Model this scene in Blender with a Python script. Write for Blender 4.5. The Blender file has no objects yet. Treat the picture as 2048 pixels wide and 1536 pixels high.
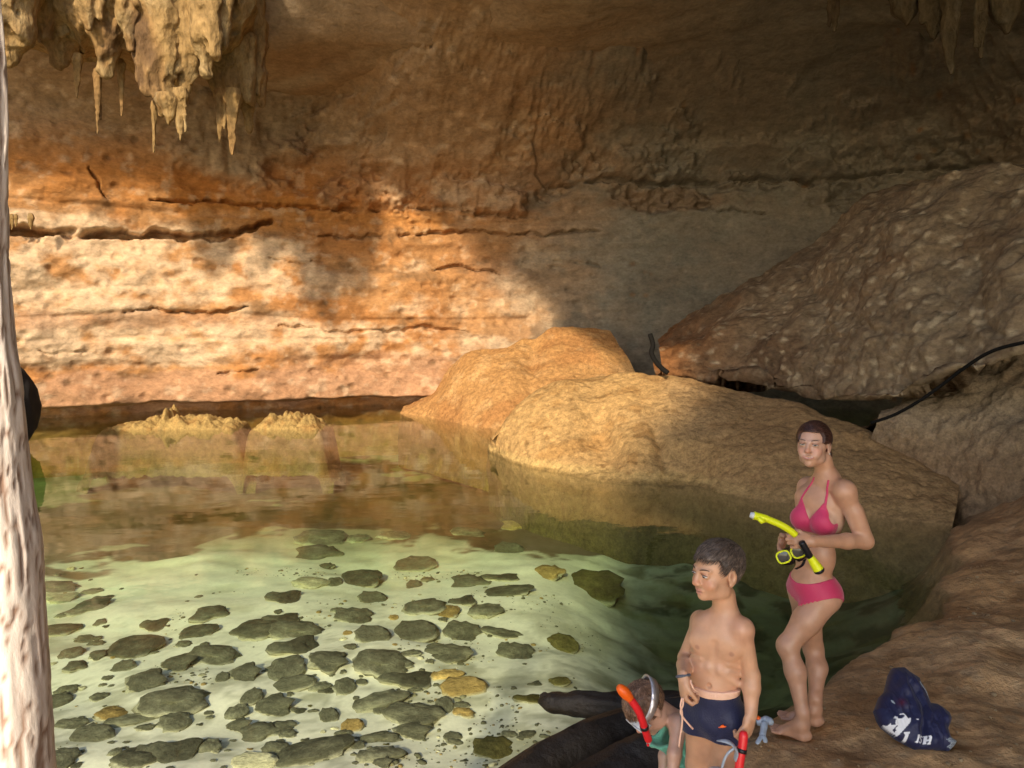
import bpy, math, random
import numpy as np
from mathutils import Vector

C = bpy.context.scene
LINK = C.collection.objects.link
R = math.radians

# ------------------------------------------------------------------ camera
CAM_H, PITCH, FPX = 2.3, R(4.94), 1480.0
cd = bpy.data.cameras.new('camera')
cd.sensor_width = 36.0
cd.lens = 36.0 * FPX / 2048.0
cd.clip_start = 0.05
cd.clip_end = 500
cam = bpy.data.objects.new('camera', cd)
LINK(cam)
cam.location = (0, 0, CAM_H)
cam.rotation_euler = (R(90) - PITCH, 0, 0)
C.camera = cam

# ------------------------------------------------------------------ light
SUN_AZ, SUN_EL = R(10), R(29)
w = bpy.data.worlds.new('World')
C.world = w
w.use_nodes = True
nt = w.node_tree
sky = nt.nodes.new('ShaderNodeTexSky')
sky.sky_type = 'NISHITA'
sky.sun_disc = False
sky.sun_elevation = SUN_EL
sky.sun_rotation = R(180) + SUN_AZ
nt.links.new(sky.outputs[0], nt.nodes['Background'].inputs[0])
nt.nodes['Background'].inputs[1].default_value = 0.15
sl = bpy.data.lights.new('sun', 'SUN')
sl.energy = 2.75
sl.angle = R(3.0)
sl.color = (1.0, 0.83, 0.60)
sun = bpy.data.objects.new('sun', sl)
LINK(sun)
sdir = Vector((math.sin(SUN_AZ) * math.cos(SUN_EL), math.cos(SUN_AZ) * math.cos(SUN_EL), -math.sin(SUN_EL)))
sun.rotation_euler = sdir.to_track_quat('-Z', 'Y').to_euler()
sun.location = (-4, -12, 12)

C.view_settings.view_transform = 'Standard'
C.view_settings.look = 'None'
C.view_settings.gamma = 1.0
C.view_settings.use_curve_mapping = False
C.view_settings.exposure = 0.92
C.render.engine = 'CYCLES'
C.cycles.max_bounces = 8
C.cycles.diffuse_bounces = 5
C.cycles.transparent_max_bounces = 12
C.cycles.sample_clamp_indirect = 4.0

# ------------------------------------------------------------------ helpers
random.seed(7)
rng = np.random.default_rng(7)


def ray(px, py):
    xr = (np.asarray(px, float) - 1024) / FPX
    yr = -(np.asarray(py, float) - 768) / FPX
    y = math.cos(PITCH) + yr * math.sin(PITCH)
    z = -math.sin(PITCH) + yr * math.cos(PITCH)
    return xr, y, z


def at(px, py, Y):                       # point on the sight line of a photo pixel, Y metres ahead
    x, y, z = ray(px, py)
    s = Y / y
    return np.stack(np.broadcast_arrays(x * s, y * s, CAM_H + z * s), -1)


def ground(px, py, z=0.0):
    x, y, zz = ray(px, py)
    s = (z - CAM_H) / zz
    return np.stack(np.broadcast_arrays(x * s, y * s, CAM_H + zz * s), -1)


def _hash(ix, iy, iz, seed):
    h = (ix.astype(np.uint32) * np.uint32(374761393) + iy.astype(np.uint32) * np.uint32(668265263)
         + iz.astype(np.uint32) * np.uint32(2147483647 - 58) + np.uint32(seed * 974711 % 4294967291))
    h = (h ^ (h >> np.uint32(13))) * np.uint32(1274126177)
    h = (h ^ (h >> np.uint32(15))) * np.uint32(2246822519)
    return (h ^ (h >> np.uint32(16))).astype(np.float64) / 4294967295.0


def vnoise(p, seed=0):                   # value noise, 0..1
    p = np.asarray(p, float)
    i = np.floor(p).astype(np.int64)
    f = p - i
    f = f * f * f * (f * (f * 6 - 15) + 10)
    x, y, z = i[..., 0], i[..., 1], i[..., 2]
    fx, fy, fz = f[..., 0], f[..., 1], f[..., 2]
    out = 0
    for dx in (0, 1):
        wx = fx if dx else 1 - fx
        for dy in (0, 1):
            wy = fy if dy else 1 - fy
            for dz in (0, 1):
                wz = fz if dz else 1 - fz
                out = out + wx * wy * wz * _hash(x + dx, y + dy, z + dz, seed)
    return out


def fbm(p, octv=4, seed=0, gain=0.5, ridged=False):   # about -1..1
    p = np.asarray(p, float)
    a, s, n = 1.0, 0.0, 0.0
    for o in range(octv):
        v = vnoise(p * (2.03 ** o) + o * 17.3, seed + o) * 2 - 1
        if ridged:
            v = 1 - 2 * np.abs(v)
        s = s + a * v
        n += a
        a *= gain
    return s / n * 1.4


def worley(p, seed=0):                   # distance to the nearest cell point, and the cell's own random
    p = np.asarray(p, float)
    i = np.floor(p).astype(np.int64)
    best = np.full(p.shape[:-1], 9.0)
    second = np.full(p.shape[:-1], 9.0)
    rid = np.zeros(p.shape[:-1])
    for dx in (-1, 0, 1):
        for dy in (-1, 0, 1):
            for dz in (-1, 0, 1):
                c = i + np.array([dx, dy, dz])
                q = [c[..., k] + _hash(c[..., 0], c[..., 1], c[..., 2], seed + 31 * (k + 1)) for k in range(3)]
                d = (q[0] - p[..., 0]) ** 2 + (q[1] - p[..., 1]) ** 2 + (q[2] - p[..., 2]) ** 2
                nearer = d < best
                second = np.where(nearer, best, np.minimum(second, d))
                rid = np.where(nearer, _hash(c[..., 0], c[..., 1], c[..., 2], seed + 7), rid)
                best = np.where(nearer, d, best)
    return np.sqrt(best), np.sqrt(second), rid


def smooth(a, b, x):
    t = np.clip((x - a) / (b - a), 0, 1)
    return t * t * (3 - 2 * t)


def catmull(pts, n):
    p = np.asarray(pts, float)
    p = np.vstack([2 * p[0] - p[1], p, 2 * p[-1] - p[-2]])
    u = np.linspace(0, len(p) - 3 - 1e-6, n)
    i = u.astype(int)
    t = (u - i)[:, None]
    a, b, c, d = p[i], p[i + 1], p[i + 2], p[i + 3]
    return 0.5 * ((2 * b) + (c - a) * t + (2 * a - 5 * b + 4 * c - d) * t ** 2 + (3 * b - a - 3 * c + d) * t ** 3)


def polydist(q, poly):                   # distance of 2-d points q (N,2) to a polyline, and the position 0..1 along it
    poly = np.asarray(poly, float)
    best = np.full(len(q), 1e9)
    pos = np.zeros(len(q))
    seg = np.linalg.norm(np.diff(poly, axis=0), axis=1)
    cum = np.concatenate([[0], np.cumsum(seg)])
    for k in range(len(poly) - 1):
        a, b = poly[k], poly[k + 1]
        ab = b - a
        t = np.clip(((q - a) @ ab) / (ab @ ab + 1e-12), 0, 1)
        d = np.linalg.norm(q - (a + t[:, None] * ab), axis=1)
        m = d < best
        best[m] = d[m]
        pos[m] = (cum[k] + t[m] * seg[k]) / cum[-1]
    return best, pos


def inside(q, poly):
    poly = np.asarray(poly, float)
    c = np.zeros(len(q), bool)
    j = len(poly) - 1
    for i in range(len(poly)):
        a, b = poly[i], poly[j]
        if a[1] != b[1]:
            m = ((a[1] > q[:, 1]) != (b[1] > q[:, 1])) & (q[:, 0] < (b[0] - a[0]) * (q[:, 1] - a[1]) / (b[1] - a[1]) + a[0])
            c ^= m
        j = i
    return c


def mesh_data(name, v, f, col=None, shade=True):
    v = np.asarray(v, np.float32).reshape(-1, 3)
    me = bpy.data.meshes.new(name)
    f = np.asarray(f) if not isinstance(f, list) else f
    if isinstance(f, np.ndarray):
        k = f.shape[1]
        me.vertices.add(len(v))
        me.vertices.foreach_set('co', v.ravel())
        me.loops.add(f.size)
        me.loops.foreach_set('vertex_index', f.astype(np.int32).ravel())
        me.polygons.add(len(f))
        me.polygons.foreach_set('loop_start', np.arange(0, f.size, k, dtype=np.int32))
        me.update(calc_edges=True)
        me.validate()
    else:
        me.from_pydata(v.tolist(), [], f)
        me.update()
    if shade:
        me.polygons.foreach_set('use_smooth', np.ones(len(me.polygons), bool))
    if col is not None:
        at_ = me.color_attributes.new('Col', 'FLOAT_COLOR', 'POINT')
        c4 = np.ones((len(v), 4), np.float32)
        c4[:, :3] = col
        at_.data.foreach_set('color', c4.ravel())
    return me


def world_loc(o):
    l = Vector((0, 0, 0))
    while o is not None:
        l += o.location
        o = o.parent
    return np.array(l)


def obj(name, me, mat=None, parent=None, loc=None, **props):
    o = bpy.data.objects.new(name, me)
    LINK(o)
    if mat is not None and me is not None and not me.materials:
        me.materials.append(mat)
    if parent is not None:
        o.parent = parent
    if loc is not None:
        o.location = loc
    for k, v in props.items():
        o[k] = v
    return o


def build(name, v, f, mat, parent=None, col=None, shade=True, **props):
    """one mesh object from world coordinates; its origin is its parent's, or its own foot when top-level"""
    v = np.asarray(v, float).reshape(-1, 3)
    base = world_loc(parent) if parent is not None else np.array([v[:, 0].mean(), v[:, 1].mean(), v[:, 2].min()])
    return obj(name, mesh_data(name, v - base, f, col, shade), mat, parent, None if parent is not None else base, **props)


def thing(name, loc, label, category, group=None):
    o = bpy.data.objects.new(name, None)
    LINK(o)
    o.location = loc
    o.empty_display_size = 0.1
    o['label'] = label
    o['category'] = category
    if group:
        o['group'] = group
    return o


def gridfaces(nu, nv, closed_u=False):
    a = np.arange(nu * nv).reshape(nu, nv)
    if closed_u:
        a = np.vstack([a, a[:1]])
    return np.stack([a[:-1, :-1], a[1:, :-1], a[1:, 1:], a[:-1, 1:]], -1).reshape(-1, 4)


def tube(pts, rad, seg=10, caps=True, squash=None):
    """swept round tube; rad a number or one per point; returns verts, faces(list)"""
    p = np.asarray(pts, float)
    n = len(p)
    rad = np.broadcast_to(np.asarray(rad, float), (n,))
    t = np.gradient(p, axis=0)
    t /= np.linalg.norm(t, axis=1)[:, None] + 1e-12
    ref = np.array([0, 0, 1.0]) if abs(t[0, 2]) < 0.9 else np.array([1.0, 0, 0])
    u = np.cross(t[0], ref)
    u /= np.linalg.norm(u)
    V = []
    for i in range(n):
        u = u - t[i] * (u @ t[i])
        u /= np.linalg.norm(u) + 1e-12
        b = np.cross(t[i], u)
        a = np.linspace(0, 2 * math.pi, seg, endpoint=False)
        ring = p[i] + rad[i] * (np.cos(a)[:, None] * u + np.sin(a)[:, None] * b * (squash if squash else 1))
        V.append(ring)
    V = np.vstack(V)
    F = []
    for i in range(n - 1):
        for j in range(seg):
            k = (j + 1) % seg
            F.append((i * seg + j, i * seg + k, (i + 1) * seg + k, (i + 1) * seg + j))
    if caps:
        F.append(tuple(range(seg - 1, -1, -1)))
        F.append(tuple((n - 1) * seg + j for j in range(seg)))
    return V, F


# ------------------------------------------------------------------ materials
def new_mat(name):
    m = bpy.data.materials.new(name)
    m.use_nodes = True
    n = m.node_tree
    return m, n, n.nodes['Principled BSDF'], n.links.new


def plain(name, col, rough=0.5, metal=0.0, coat=0.0, spec=0.5, bump=0.0, bscale=60.0, vary=0.0, sheen=0.0):
    m, n, b, L = new_mat(name)
    b.inputs['Base Color'].default_value = (*col, 1)
    b.inputs['Roughness'].default_value = rough
    b.inputs['Metallic'].default_value = metal
    b.inputs['Coat Weight'].default_value = coat
    b.inputs['Specular IOR Level'].default_value = spec
    b.inputs['Sheen Weight'].default_value = sheen
    tc = n.nodes.new('ShaderNodeTexCoord')
    nz = n.nodes.new('ShaderNodeTexNoise')
    nz.inputs['Scale'].default_value = bscale
    nz.inputs['Detail'].default_value = 4
    L(tc.outputs['Object'], nz.inputs['Vector'])
    if bump:
        bp = n.nodes.new('ShaderNodeBump')
        bp.inputs['Strength'].default_value = bump
        bp.inputs['Distance'].default_value = 0.01
        L(nz.outputs['Fac'], bp.inputs['Height'])
        L(bp.outputs[0], b.inputs['Normal'])
    if vary:
        mx = n.nodes.new('ShaderNodeMix')
        mx.data_type = 'RGBA'
        mx.inputs[6].default_value = (*[c * (1 - vary) for c in col], 1)
        mx.inputs[7].default_value = (*[min(1, c * (1 + vary)) for c in col], 1)
        L(nz.outputs['Fac'], mx.inputs[0])
        L(mx.outputs[2], b.inputs['Base Color'])
    return m


def rock_mat(name, scale=6.0, bump=0.6, rough=0.85, dist=0.04, vary=0.55, spec=0.3, stretch=(1, 1, 1)):
    """vertex colour 'Col' broken up by fine mottling, plus pitted relief"""
    m, n, b, L = new_mat(name)
    at_ = n.nodes.new('ShaderNodeAttribute')
    at_.attribute_name = 'Col'
    tc = n.nodes.new('ShaderNodeTexCoord')
    mp = n.nodes.new('ShaderNodeMapping')
    mp.inputs['Scale'].default_value = stretch
    L(tc.outputs['Object'], mp.inputs['Vector'])
    nz = n.nodes.new('ShaderNodeTexNoise')
    nz.inputs['Scale'].default_value = scale
    nz.inputs['Detail'].default_value = 8
    nz.inputs['Roughness'].default_value = 0.68
    L(mp.outputs[0], nz.inputs['Vector'])
    n2 = n.nodes.new('ShaderNodeTexNoise')
    n2.inputs['Scale'].default_value = scale * 0.31
    n2.inputs['Detail'].default_value = 5
    L(mp.outputs[0], n2.inputs['Vector'])
    mr = n.nodes.new('ShaderNodeMapRange')
    mr.inputs[1].default_value = 0.3
    mr.inputs[2].default_value = 0.7
    mr.inputs[3].default_value = 1 - vary
    mr.inputs[4].default_value = 1 + vary
    av = n.nodes.new('ShaderNodeMath')
    av.operation = 'MULTIPLY_ADD'
    L(n2.outputs['Fac'], av.inputs[0])
    av.inputs[1].default_value = 0.45
    hf = n.nodes.new('ShaderNodeMath')
    hf.operation = 'MULTIPLY'
    L(nz.outputs['Fac'], hf.inputs[0])
    hf.inputs[1].default_value = 0.55
    L(hf.outputs[0], av.inputs[2])
    L(av.outputs[0], mr.inputs[0])
    ml = n.nodes.new('ShaderNodeMix')
    ml.data_type = 'RGBA'
    ml.blend_type = 'MULTIPLY'
    ml.inputs[0].default_value = 1
    L(at_.outputs['Color'], ml.inputs[6])
    L(mr.outputs[0], ml.inputs[7])
    L(ml.outputs[2], b.inputs['Base Color'])
    b.inputs['Roughness'].default_value = rough
    b.inputs['Specular IOR Level'].default_value = spec
    ad = n.nodes.new('ShaderNodeMath')
    ad.operation = 'MULTIPLY_ADD'
    L(n2.outputs['Fac'], ad.inputs[0])
    ad.inputs[1].default_value = 2.0
    L(nz.outputs['Fac'], ad.inputs[2])
    bp = n.nodes.new('ShaderNodeBump')
    bp.inputs['Strength'].default_value = bump
    bp.inputs['Distance'].default_value = dist
    L(ad.outputs[0], bp.inputs['Height'])
    L(bp.outputs[0], b.inputs['Normal'])
    return m


M_WALL = rock_mat('limestone wall', 11.0, 0.6, 0.92, 0.04, 0.42, 0.25, (1, 1, 1.6))
M_ROCK = rock_mat('pitted boulder', 34.0, 0.7, 0.92, 0.02, 0.62, 0.2)
M_FLOW = rock_mat('knobbly flowstone', 14.0, 0.7, 0.85, 0.03, 0.6, 0.2, (1, 1, 1.3))
M_SHORE = rock_mat('damp rock floor', 16.0, 0.9, 0.6, 0.03, 0.6, 0.4)
M_BED = rock_mat('pale pool sand', 30.0, 0.25, 0.9, 0.01, 0.12, 0.2)
M_STONE = rock_mat('algae dark stone', 14.0, 0.4, 0.9, 0.02, 0.55, 0.1)


def colour_mix(base, layers):
    """base (3,), layers: list of (weight array, colour)"""
    n = len(layers[0][0])
    c = np.tile(np.asarray(base, float), (n, 1))
    for wgt, col in layers:
        wv = np.clip(wgt, 0, 1)[:, None]
        c = c * (1 - wv) + np.asarray(col) * wv
    return c
# ------------------------------------------------------------------ cave wall
PLAN = [(-26, -2), (-22, 6), (-18.5, 10.5), (-15, 13.4), (-10.6, 16.1), (-7.1, 17.9), (-2.3, 19.4), (3, 20.0), (8, 19.2),
        (12, 16.5), (14.5, 11.5), (15, 5), (15, -4), (14, -12)]
_fine = catmull(PLAN, 4000)
_seg = np.concatenate([[0], np.cumsum(np.linalg.norm(np.diff(_fine, axis=0), axis=1))])


def plan_y(x):
    k = (_fine[:, 0] > -15) & (_fine[:, 0] < 11) & (_fine[:, 1] > 10)
    return np.interp(x, _fine[k, 0], _fine[k, 1])


def on_wall(px, py):                     # photo pixel -> (x, z) on the plain wall
    x = np.zeros(np.shape(px))
    Y = np.full(np.shape(px), 18.0)
    for _ in range(8):
        p = at(px, py, Y)
        Y = plan_y(p[..., 0])
    return p[..., [0, 2]]


def pxl(*pts):
    a = np.array(pts, float)
    return on_wall(a[:, 0], a[:, 1])


# sampling along the wall: fine where the photograph looks, coarse beyond
ss, s = [], 0.0
while s < _seg[-1]:
    ss.append(s)
    xx = np.interp(s, _seg, _fine[:, 0])
    yy = np.interp(s, _seg, _fine[:, 1])
    s += 0.032 if (yy > 13.2 and -13 < xx < 12.6) else 0.16
ss = np.array(ss)
pl = np.stack([np.interp(ss, _seg, _fine[:, 0]), np.interp(ss, _seg, _fine[:, 1])], 1)
tg = np.gradient(pl, axis=0)
tg /= np.linalg.norm(tg, axis=1)[:, None]
nin = np.stack([tg[:, 1], -tg[:, 0]], 1)           # towards the room
zz = np.concatenate([np.arange(-3, -0.6, 0.3), np.arange(-0.6, 8.4, 0.032), np.arange(8.4, 9.3, 0.25)])
S, Z = np.meshgrid(ss, zz, indexing='ij')
X0 = np.repeat(pl[:, :1], len(zz), 1)
Y0 = np.repeat(pl[:, 1:], len(zz), 1)
q = np.stack([X0.ravel(), Z.ravel()], 1)
front = (Y0.ravel() > 13.0) & (np.abs(X0.ravel() + 0.2) < 13)
sz = np.stack([S.ravel(), Z.ravel() * 1.0, np.zeros(S.size)], 1)

rough = 1 - 0.6 * smooth(0.5, 4.5, X0.ravel())
disp = 0.55 * fbm(sz * [0.16, 0.30, 1], 3, 11) + rough * (0.16 * fbm(sz * [0.7, 1.1, 1], 4, 23) + 0.05 * fbm(sz * [2.6, 3.4, 1], 4, 31))
# bedding: stacked layers, each with its own set-back
lay = sz[:, 1] + 0.35 * fbm(sz * [0.12, 0.3, 1], 3, 41)
lay_i = np.floor(lay / 0.62)
lay_f = lay / 0.62 - lay_i
side = _hash(lay_i.astype(np.int64), (lay_i * 0).astype(np.int64), (lay_i * 0).astype(np.int64), 5)
disp += rough * 0.14 * (side - 0.5) * np.minimum(1, 7 * np.minimum(lay_f, 1 - lay_f)) * smooth(8, 5.5, sz[:, 1])
pit_d, _, _ = worley(sz * [2.2, 2.8, 1], 51)
disp -= rough * 0.07 * smooth(0.35, 0.05, pit_d)

warp = np.stack([0.10 * fbm(sz * [1.7, 1.7, 1], 3, 61), 0.07 * fbm(sz * [2.1, 2.1, 1], 3, 67) + 0.05 * fbm(sz * [5, 5, 1], 3, 69)], 1)
crk_n = fbm(sz * [1.6, 1.6, 1], 3, 73)
wall_n = fbm(sz * [0.8, 0.8, 1], 2, 75)
qw = q + warp
CRACKS = [
    (pxl((-60, 458), (120, 462), (280, 467), (420, 470), (470, 462), (545, 438)), 0.85, 0.13, 0.3),
    (pxl((300, 398), (380, 402), (480, 405), (640, 415), (760, 418)), 0.35, 0.06, 0.5),
    (pxl((240, 626), (300, 617), (380, 628), (460, 620), (500, 612)), 0.28, 0.05, 0.6),
    (pxl((178, 330), (182, 355), (190, 378), (212, 396)), 0.22, 0.05, 0.6),
    (pxl((440, 60), (470, 130), (510, 165), (560, 180), (620, 203), (680, 195), (780, 185), (830, 210)), 0.55, 0.09, 0.5),
    (pxl((1045, 230), (1050, 310), (1068, 350), (1090, 378)), 0.16, 0.09, 0.4),
    (pxl((1085, 376), (1150, 370), (1200, 362), (1300, 374), (1400, 366), (1520, 360), (1600, 366), (1700, 355), (1830, 343), (1980, 330)), 0.42, 0.09, 0.5),
    (pxl((1435, 419), (1525, 424)), 0.25, 0.05, 0.6),
    (pxl((640, 470), (800, 470), (930, 458), (1060, 466), (1200, 463)), 0.26, 0.06, 0.8),
    (pxl((820, 405), (900, 418), (960, 425), (1060, 432)), 0.24, 0.06, 0.8),
    (pxl((540, 520), (600, 528), (650, 515)), 0.2, 0.05, 0.8),
    (pxl((440, 746), (490, 742), (520, 736)), 0.2, 0.05, 0.7),
    (pxl((870, 538), (940, 530), (1010, 545)), 0.2, 0.05, 0.8),
    (pxl((1120, 520), (1210, 528)), 0.16, 0.05, 0.8),
    (pxl((560, 650), (700, 662), (860, 655), (940, 668)), 0.14, 0.06, 0.9),
    (pxl((70, 702), (110, 712), (180, 706)), 0.14, 0.05, 0.8),
]
crack_w = np.zeros(len(q))
fi = np.nonzero(front)[0]
for poly, dep, wid, rag in CRACKS:
    d, t = polydist(qw[fi], poly)
    ww = wid * (0.25 + 1.1 * vnoise(sz[fi] * [2.4, 2.4, 1], 71)) * np.minimum(1, 0.35 + 4 * np.minimum(t + 0.02, 1.02 - t))
    g = smooth(ww, ww * 0.35, d)
    disp[fi] -= g * dep * smooth(-0.75, 0.15, crk_n[fi] + 0.25)
    crack_w[fi] = np.maximum(crack_w[fi], g)


def blob(px, py, rx, ry, soft=0.5, k=fi):
    """soft-edged patch on the wall, ragged by noise"""
    c = on_wall(np.array([px]), np.array([py]))[0]
    m = 18.5 / FPX
    d = np.sqrt(((q[k, 0] - c[0]) / (rx * m)) ** 2 + ((q[k, 1] - c[1]) / (ry * m)) ** 2)
    d = d + 0.62 * fbm(sz[k] * [0.9, 1.3, 1], 5, int(px) % 97, 0.6) + 0.12
    out = np.zeros(len(q))
    out[k] = smooth(1 + soft * 0.5, 1 - soft * 0.5, d)
    return out


# the rough column in the middle stands proud, the bowl to its right falls back
col_b = blob(860, 300, 240, 120, 0.5)
disp += 0.40 * col_b + 0.10 * col_b * fbm(sz * [1.3, 1.1, 1], 4, 83)
disp += 0.045 * col_b * fbm(sz * [6, 2.5, 1], 3, 85)
bowl = blob(1500, 260, 420, 115, 0.9)
disp -= 0.9 * bowl
sag = blob(1500, 330, 480, 40, 0.8)
disp += 0.35 * sag
greyflow = blob(470, 270, 130, 90, 0.7)
disp += 0.35 * greyflow + 0.10 * greyflow * fbm(sz * [4, 1.2, 1], 3, 91)
# undercut at the waterline
uc = smooth(0.36, 0.20, sz[:, 1] + 0.05 * fbm(sz * [2, 2, 1], 3, 95)) * smooth(-12, -10.5, X0.ravel()) * smooth(-0.5, -2.5, X0.ravel())
disp -= 1.0 * uc
# top leans in to become the ceiling
lean = np.where(X0.ravel() > -2, 1, smooth(-6, -2, X0.ravel())) * 5.2 * np.clip((sz[:, 1] - 5.1) / 2.9, 0, 1.2) ** 2 * smooth(10.5, 13.5, Y0.ravel()) + np.where(X0.ravel() > -2, 0, 1 - smooth(-6, -2, X0.ravel())) * 4.0 * np.clip((sz[:, 1] - 6.6) / 2.2, 0, 1.25) ** 2 * smooth(10.5, 13.5, Y0.ravel())
disp = disp * smooth(11, 7, sz[:, 1]) + lean
Vw = np.stack([X0.ravel() + nin[:, 0].repeat(len(zz)) * disp, Y0.ravel() + nin[:, 1].repeat(len(zz)) * disp, Z.ravel()], 1)

# colours: ochre and rust stained limestone with pale bare patches
OCH, RUST, PALE, PINK, GREY, BRN = (.40, .21, .085), (.38, .17, .055), (.58, .42, .27), (.40, .225, .125), (.168, .168, .138), (.20, .115, .055)
n1 = fbm(Vw * [0.5, 0.6, 0.9], 5, 101)
n2 = fbm(Vw * [1.3, 1.4, 2.0], 5, 103)
n3 = fbm(Vw * [4.0, 4.0, 5.0], 4, 105)
x_ = X0.ravel()
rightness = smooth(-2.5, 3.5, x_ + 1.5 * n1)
low = smooth(2.75, 2.45, sz[:, 1] + 0.25 * n1) * (1 - rightness)
L_ = []
L_.append((smooth(-0.3, 0.5, n1), RUST))
L_.append((0.8 * smooth(0.1, 0.6, n2), BRN))
for (px, py, rx, ry, st) in [(330, 530, 330, 85, .95), (120, 560, 150, 90, .85), (230, 580, 60, 60, .9), (480, 545, 120, 30, .6), (660, 560, 80, 20, .4),
                             (170, 690, 130, 60, .85), (370, 680, 100, 60, .9), (540, 660, 120, 45, .7), (820, 610, 60, 30, .6), (720, 690, 190, 40, .75),
                             (900, 700, 140, 35, .75), (1010, 600, 120, 60, .55), (1080, 500, 60, 40, .7), (50, 435, 80, 14, .9), (440, 425, 120, 12, .5),
                             (1000, 330, 60, 60, .5), (950, 400, 60, 40, .5)]:
    L_.append((blob(px, py, rx, ry, 0.45) * st * smooth(-0.75, 0.25, n2 + 0.5 * n3), PALE))
L_.append((blob(380, 780, 520, 42, 0.4) * 0.85, PINK))
L_.append((blob(760, 745, 160, 50, 0.5) * 0.8, PINK))
L_.append((blob(330, 340, 420, 75, 0.6) * 0.75, (.42, .165, .035)))
L_.append((blob(650, 430, 300, 30, 0.6) * 0.6, (.42, .185, .045)))
L_.append((blob(150, 640, 300, 16, 0.6) * 0.6, PINK))
L_.append((greyflow * 0.75, (.33, .29, .22)))
L_.append((col_b * 0.55, (.33, .235, .15)))
L_.append((rightness * 0.85 * (1 - 0.5 * col_b), GREY))  # own grey, darkened to stand in for the dim light on this side
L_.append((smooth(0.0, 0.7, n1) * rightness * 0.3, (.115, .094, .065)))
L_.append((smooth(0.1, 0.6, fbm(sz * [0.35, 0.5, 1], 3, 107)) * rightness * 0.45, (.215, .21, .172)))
L_.append((blob(1350, 400, 140, 22, 0.6) * 0.35, (.25, .125, .05)))
L_.append((smooth(5.4, 6.8, sz[:, 1]) * 0.75 * (1 - rightness), (.29, .205, .12)))
L_.append((0.8 * smooth(0.28, 0.05, pit_d) * smooth(0.0, 0.4, n1), BRN))
L_.append((0.35 * smooth(0.2, 0.7, n3) * (1 - 0.8 * rightness), (.62, .47, .31)))
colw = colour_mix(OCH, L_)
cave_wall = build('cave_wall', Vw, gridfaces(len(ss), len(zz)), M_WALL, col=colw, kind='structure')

# ------------------------------------------------------------------ cave roof, open to the sky on the near left
gx = np.arange(-26, 17.01, 0.14)
gy = np.arange(-12.4, 21.6, 0.14)
GX, GY = np.meshgrid(gx, gy, indexing='ij')
p2 = np.stack([GX.ravel(), GY.ravel()], 1)
p3 = np.stack([GX.ravel(), GY.ravel(), np.zeros(GX.size)], 1)
zc = 7.75 + 0.30 * fbm(p3 * 0.22, 3, 201) + 0.07 * fbm(p3 * [1.0, 1.0, 1], 4, 203)
# long shallow flutes running across the ceiling
fl = (p3[:, 0] * 0.45 + p3[:, 1] * 0.9)
zc += 0.05 * fbm(np.stack([fl * 2.4, (p3[:, 0] - p3[:, 1]) * 0.25, fl * 0], 1), 4, 207)
zc += 1.25 * smooth(15.4, 13.4, p2[:, 1]) * smooth(0.5, -2, p2[:, 0]) * smooth(4, 9, p2[:, 1])
OPEN = [(-14.6, 12.8), (-12, 13.9), (-8.6, 14.1), (-6.0, 13.6), (-4.4, 12.8), (-2.6, 11.6), (-0.8, 10.2), (0.3, 7), (0.9, 3.2), (1.4, -0.2), (1.0, -2.4),
        (-0.7, -4.8), (-1.65, -6.8), (-1.97, -8.3), (-2.42, -10.8), (-3.2, -15), (-14.5, -15), (-15, -4)]
wob = np.stack([0.40 * fbm(p3 * 0.9, 3, 211) + 0.30 * fbm(p3 * 2.2, 2, 215), 0.40 * fbm(p3 * 0.9, 3, 213) + 0.30 * fbm(p3 * 2.2, 2, 216)], 1) * (0.3 + 0.7 * smooth(-4, 4, p2[:, 1:2]))
keep = ~inside(p2 + wob, OPEN)
keep = keep.reshape(GX.shape)
kf = keep[:-1, :-1] & keep[1:, :-1] & keep[1:, 1:] & keep[:-1, 1:]
idx = np.arange(GX.size).reshape(GX.shape)
quads = np.stack([idx[:-1, :-1], idx[:-1, 1:], idx[1:, 1:], idx[1:, :-1]], -1)[kf]
lower = np.stack([GX.ravel(), GY.ravel(), zc], 1)
upper = np.stack([GX.ravel(), GY.ravel(), zc + 2.2 + 0.3 * fbm(p3 * 0.4, 3, 217)], 1)
n0 = GX.size
edges = {}
for a, b in ((0, 1), (1, 2), (2, 3), (3, 0)):
    pass
E = np.concatenate([quads[:, [a, b]] for a, b in ((0, 1), (1, 2), (2, 3), (3, 0))])
key = np.sort(E, 1)
_, inv, cnt = np.unique(key[:, 0].astype(np.int64) * n0 + key[:, 1], return_inverse=True, return_counts=True)
rim = E[cnt[inv] == 1]
rimq = np.stack([rim[:, 1], rim[:, 0], rim[:, 0] + n0, rim[:, 1] + n0], 1)
allq = np.concatenate([quads, quads[:, ::-1] + n0, rimq])
allv = np.concatenate([lower, upper])
used = np.unique(allq)
remap = np.full(len(allv), -1)
remap[used] = np.arange(len(used))
m1 = fbm(p3 * [0.5, 0.5, 1], 5, 221)
m2 = fbm(np.stack([fl * 1.6, (p3[:, 0] - p3[:, 1]) * 0.22, fl * 0], 1), 4, 223)
cc = colour_mix((.31, .215, .125), [(smooth(-0.2, 0.6, m2), (.36, .29, .20)), (smooth(0.1, 0.7, m1) * 0.7, (.26, .17, .095)),
                                    (smooth(-1, 5, p2[:, 0]) * 0.85, (.175, .165, .132)),  # right side of the roof darkened in colour too, as if less lit
                                    (smooth(-1.5, -4, p2[:, 0]) * smooth(14.5, 12.5, p2[:, 1]) * 0.6, (.46, .32, .15))])
cave_roof = build('cave_roof', allv[used], remap[allq], M_WALL, col=np.concatenate([cc, cc])[used], kind='structure')

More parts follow.
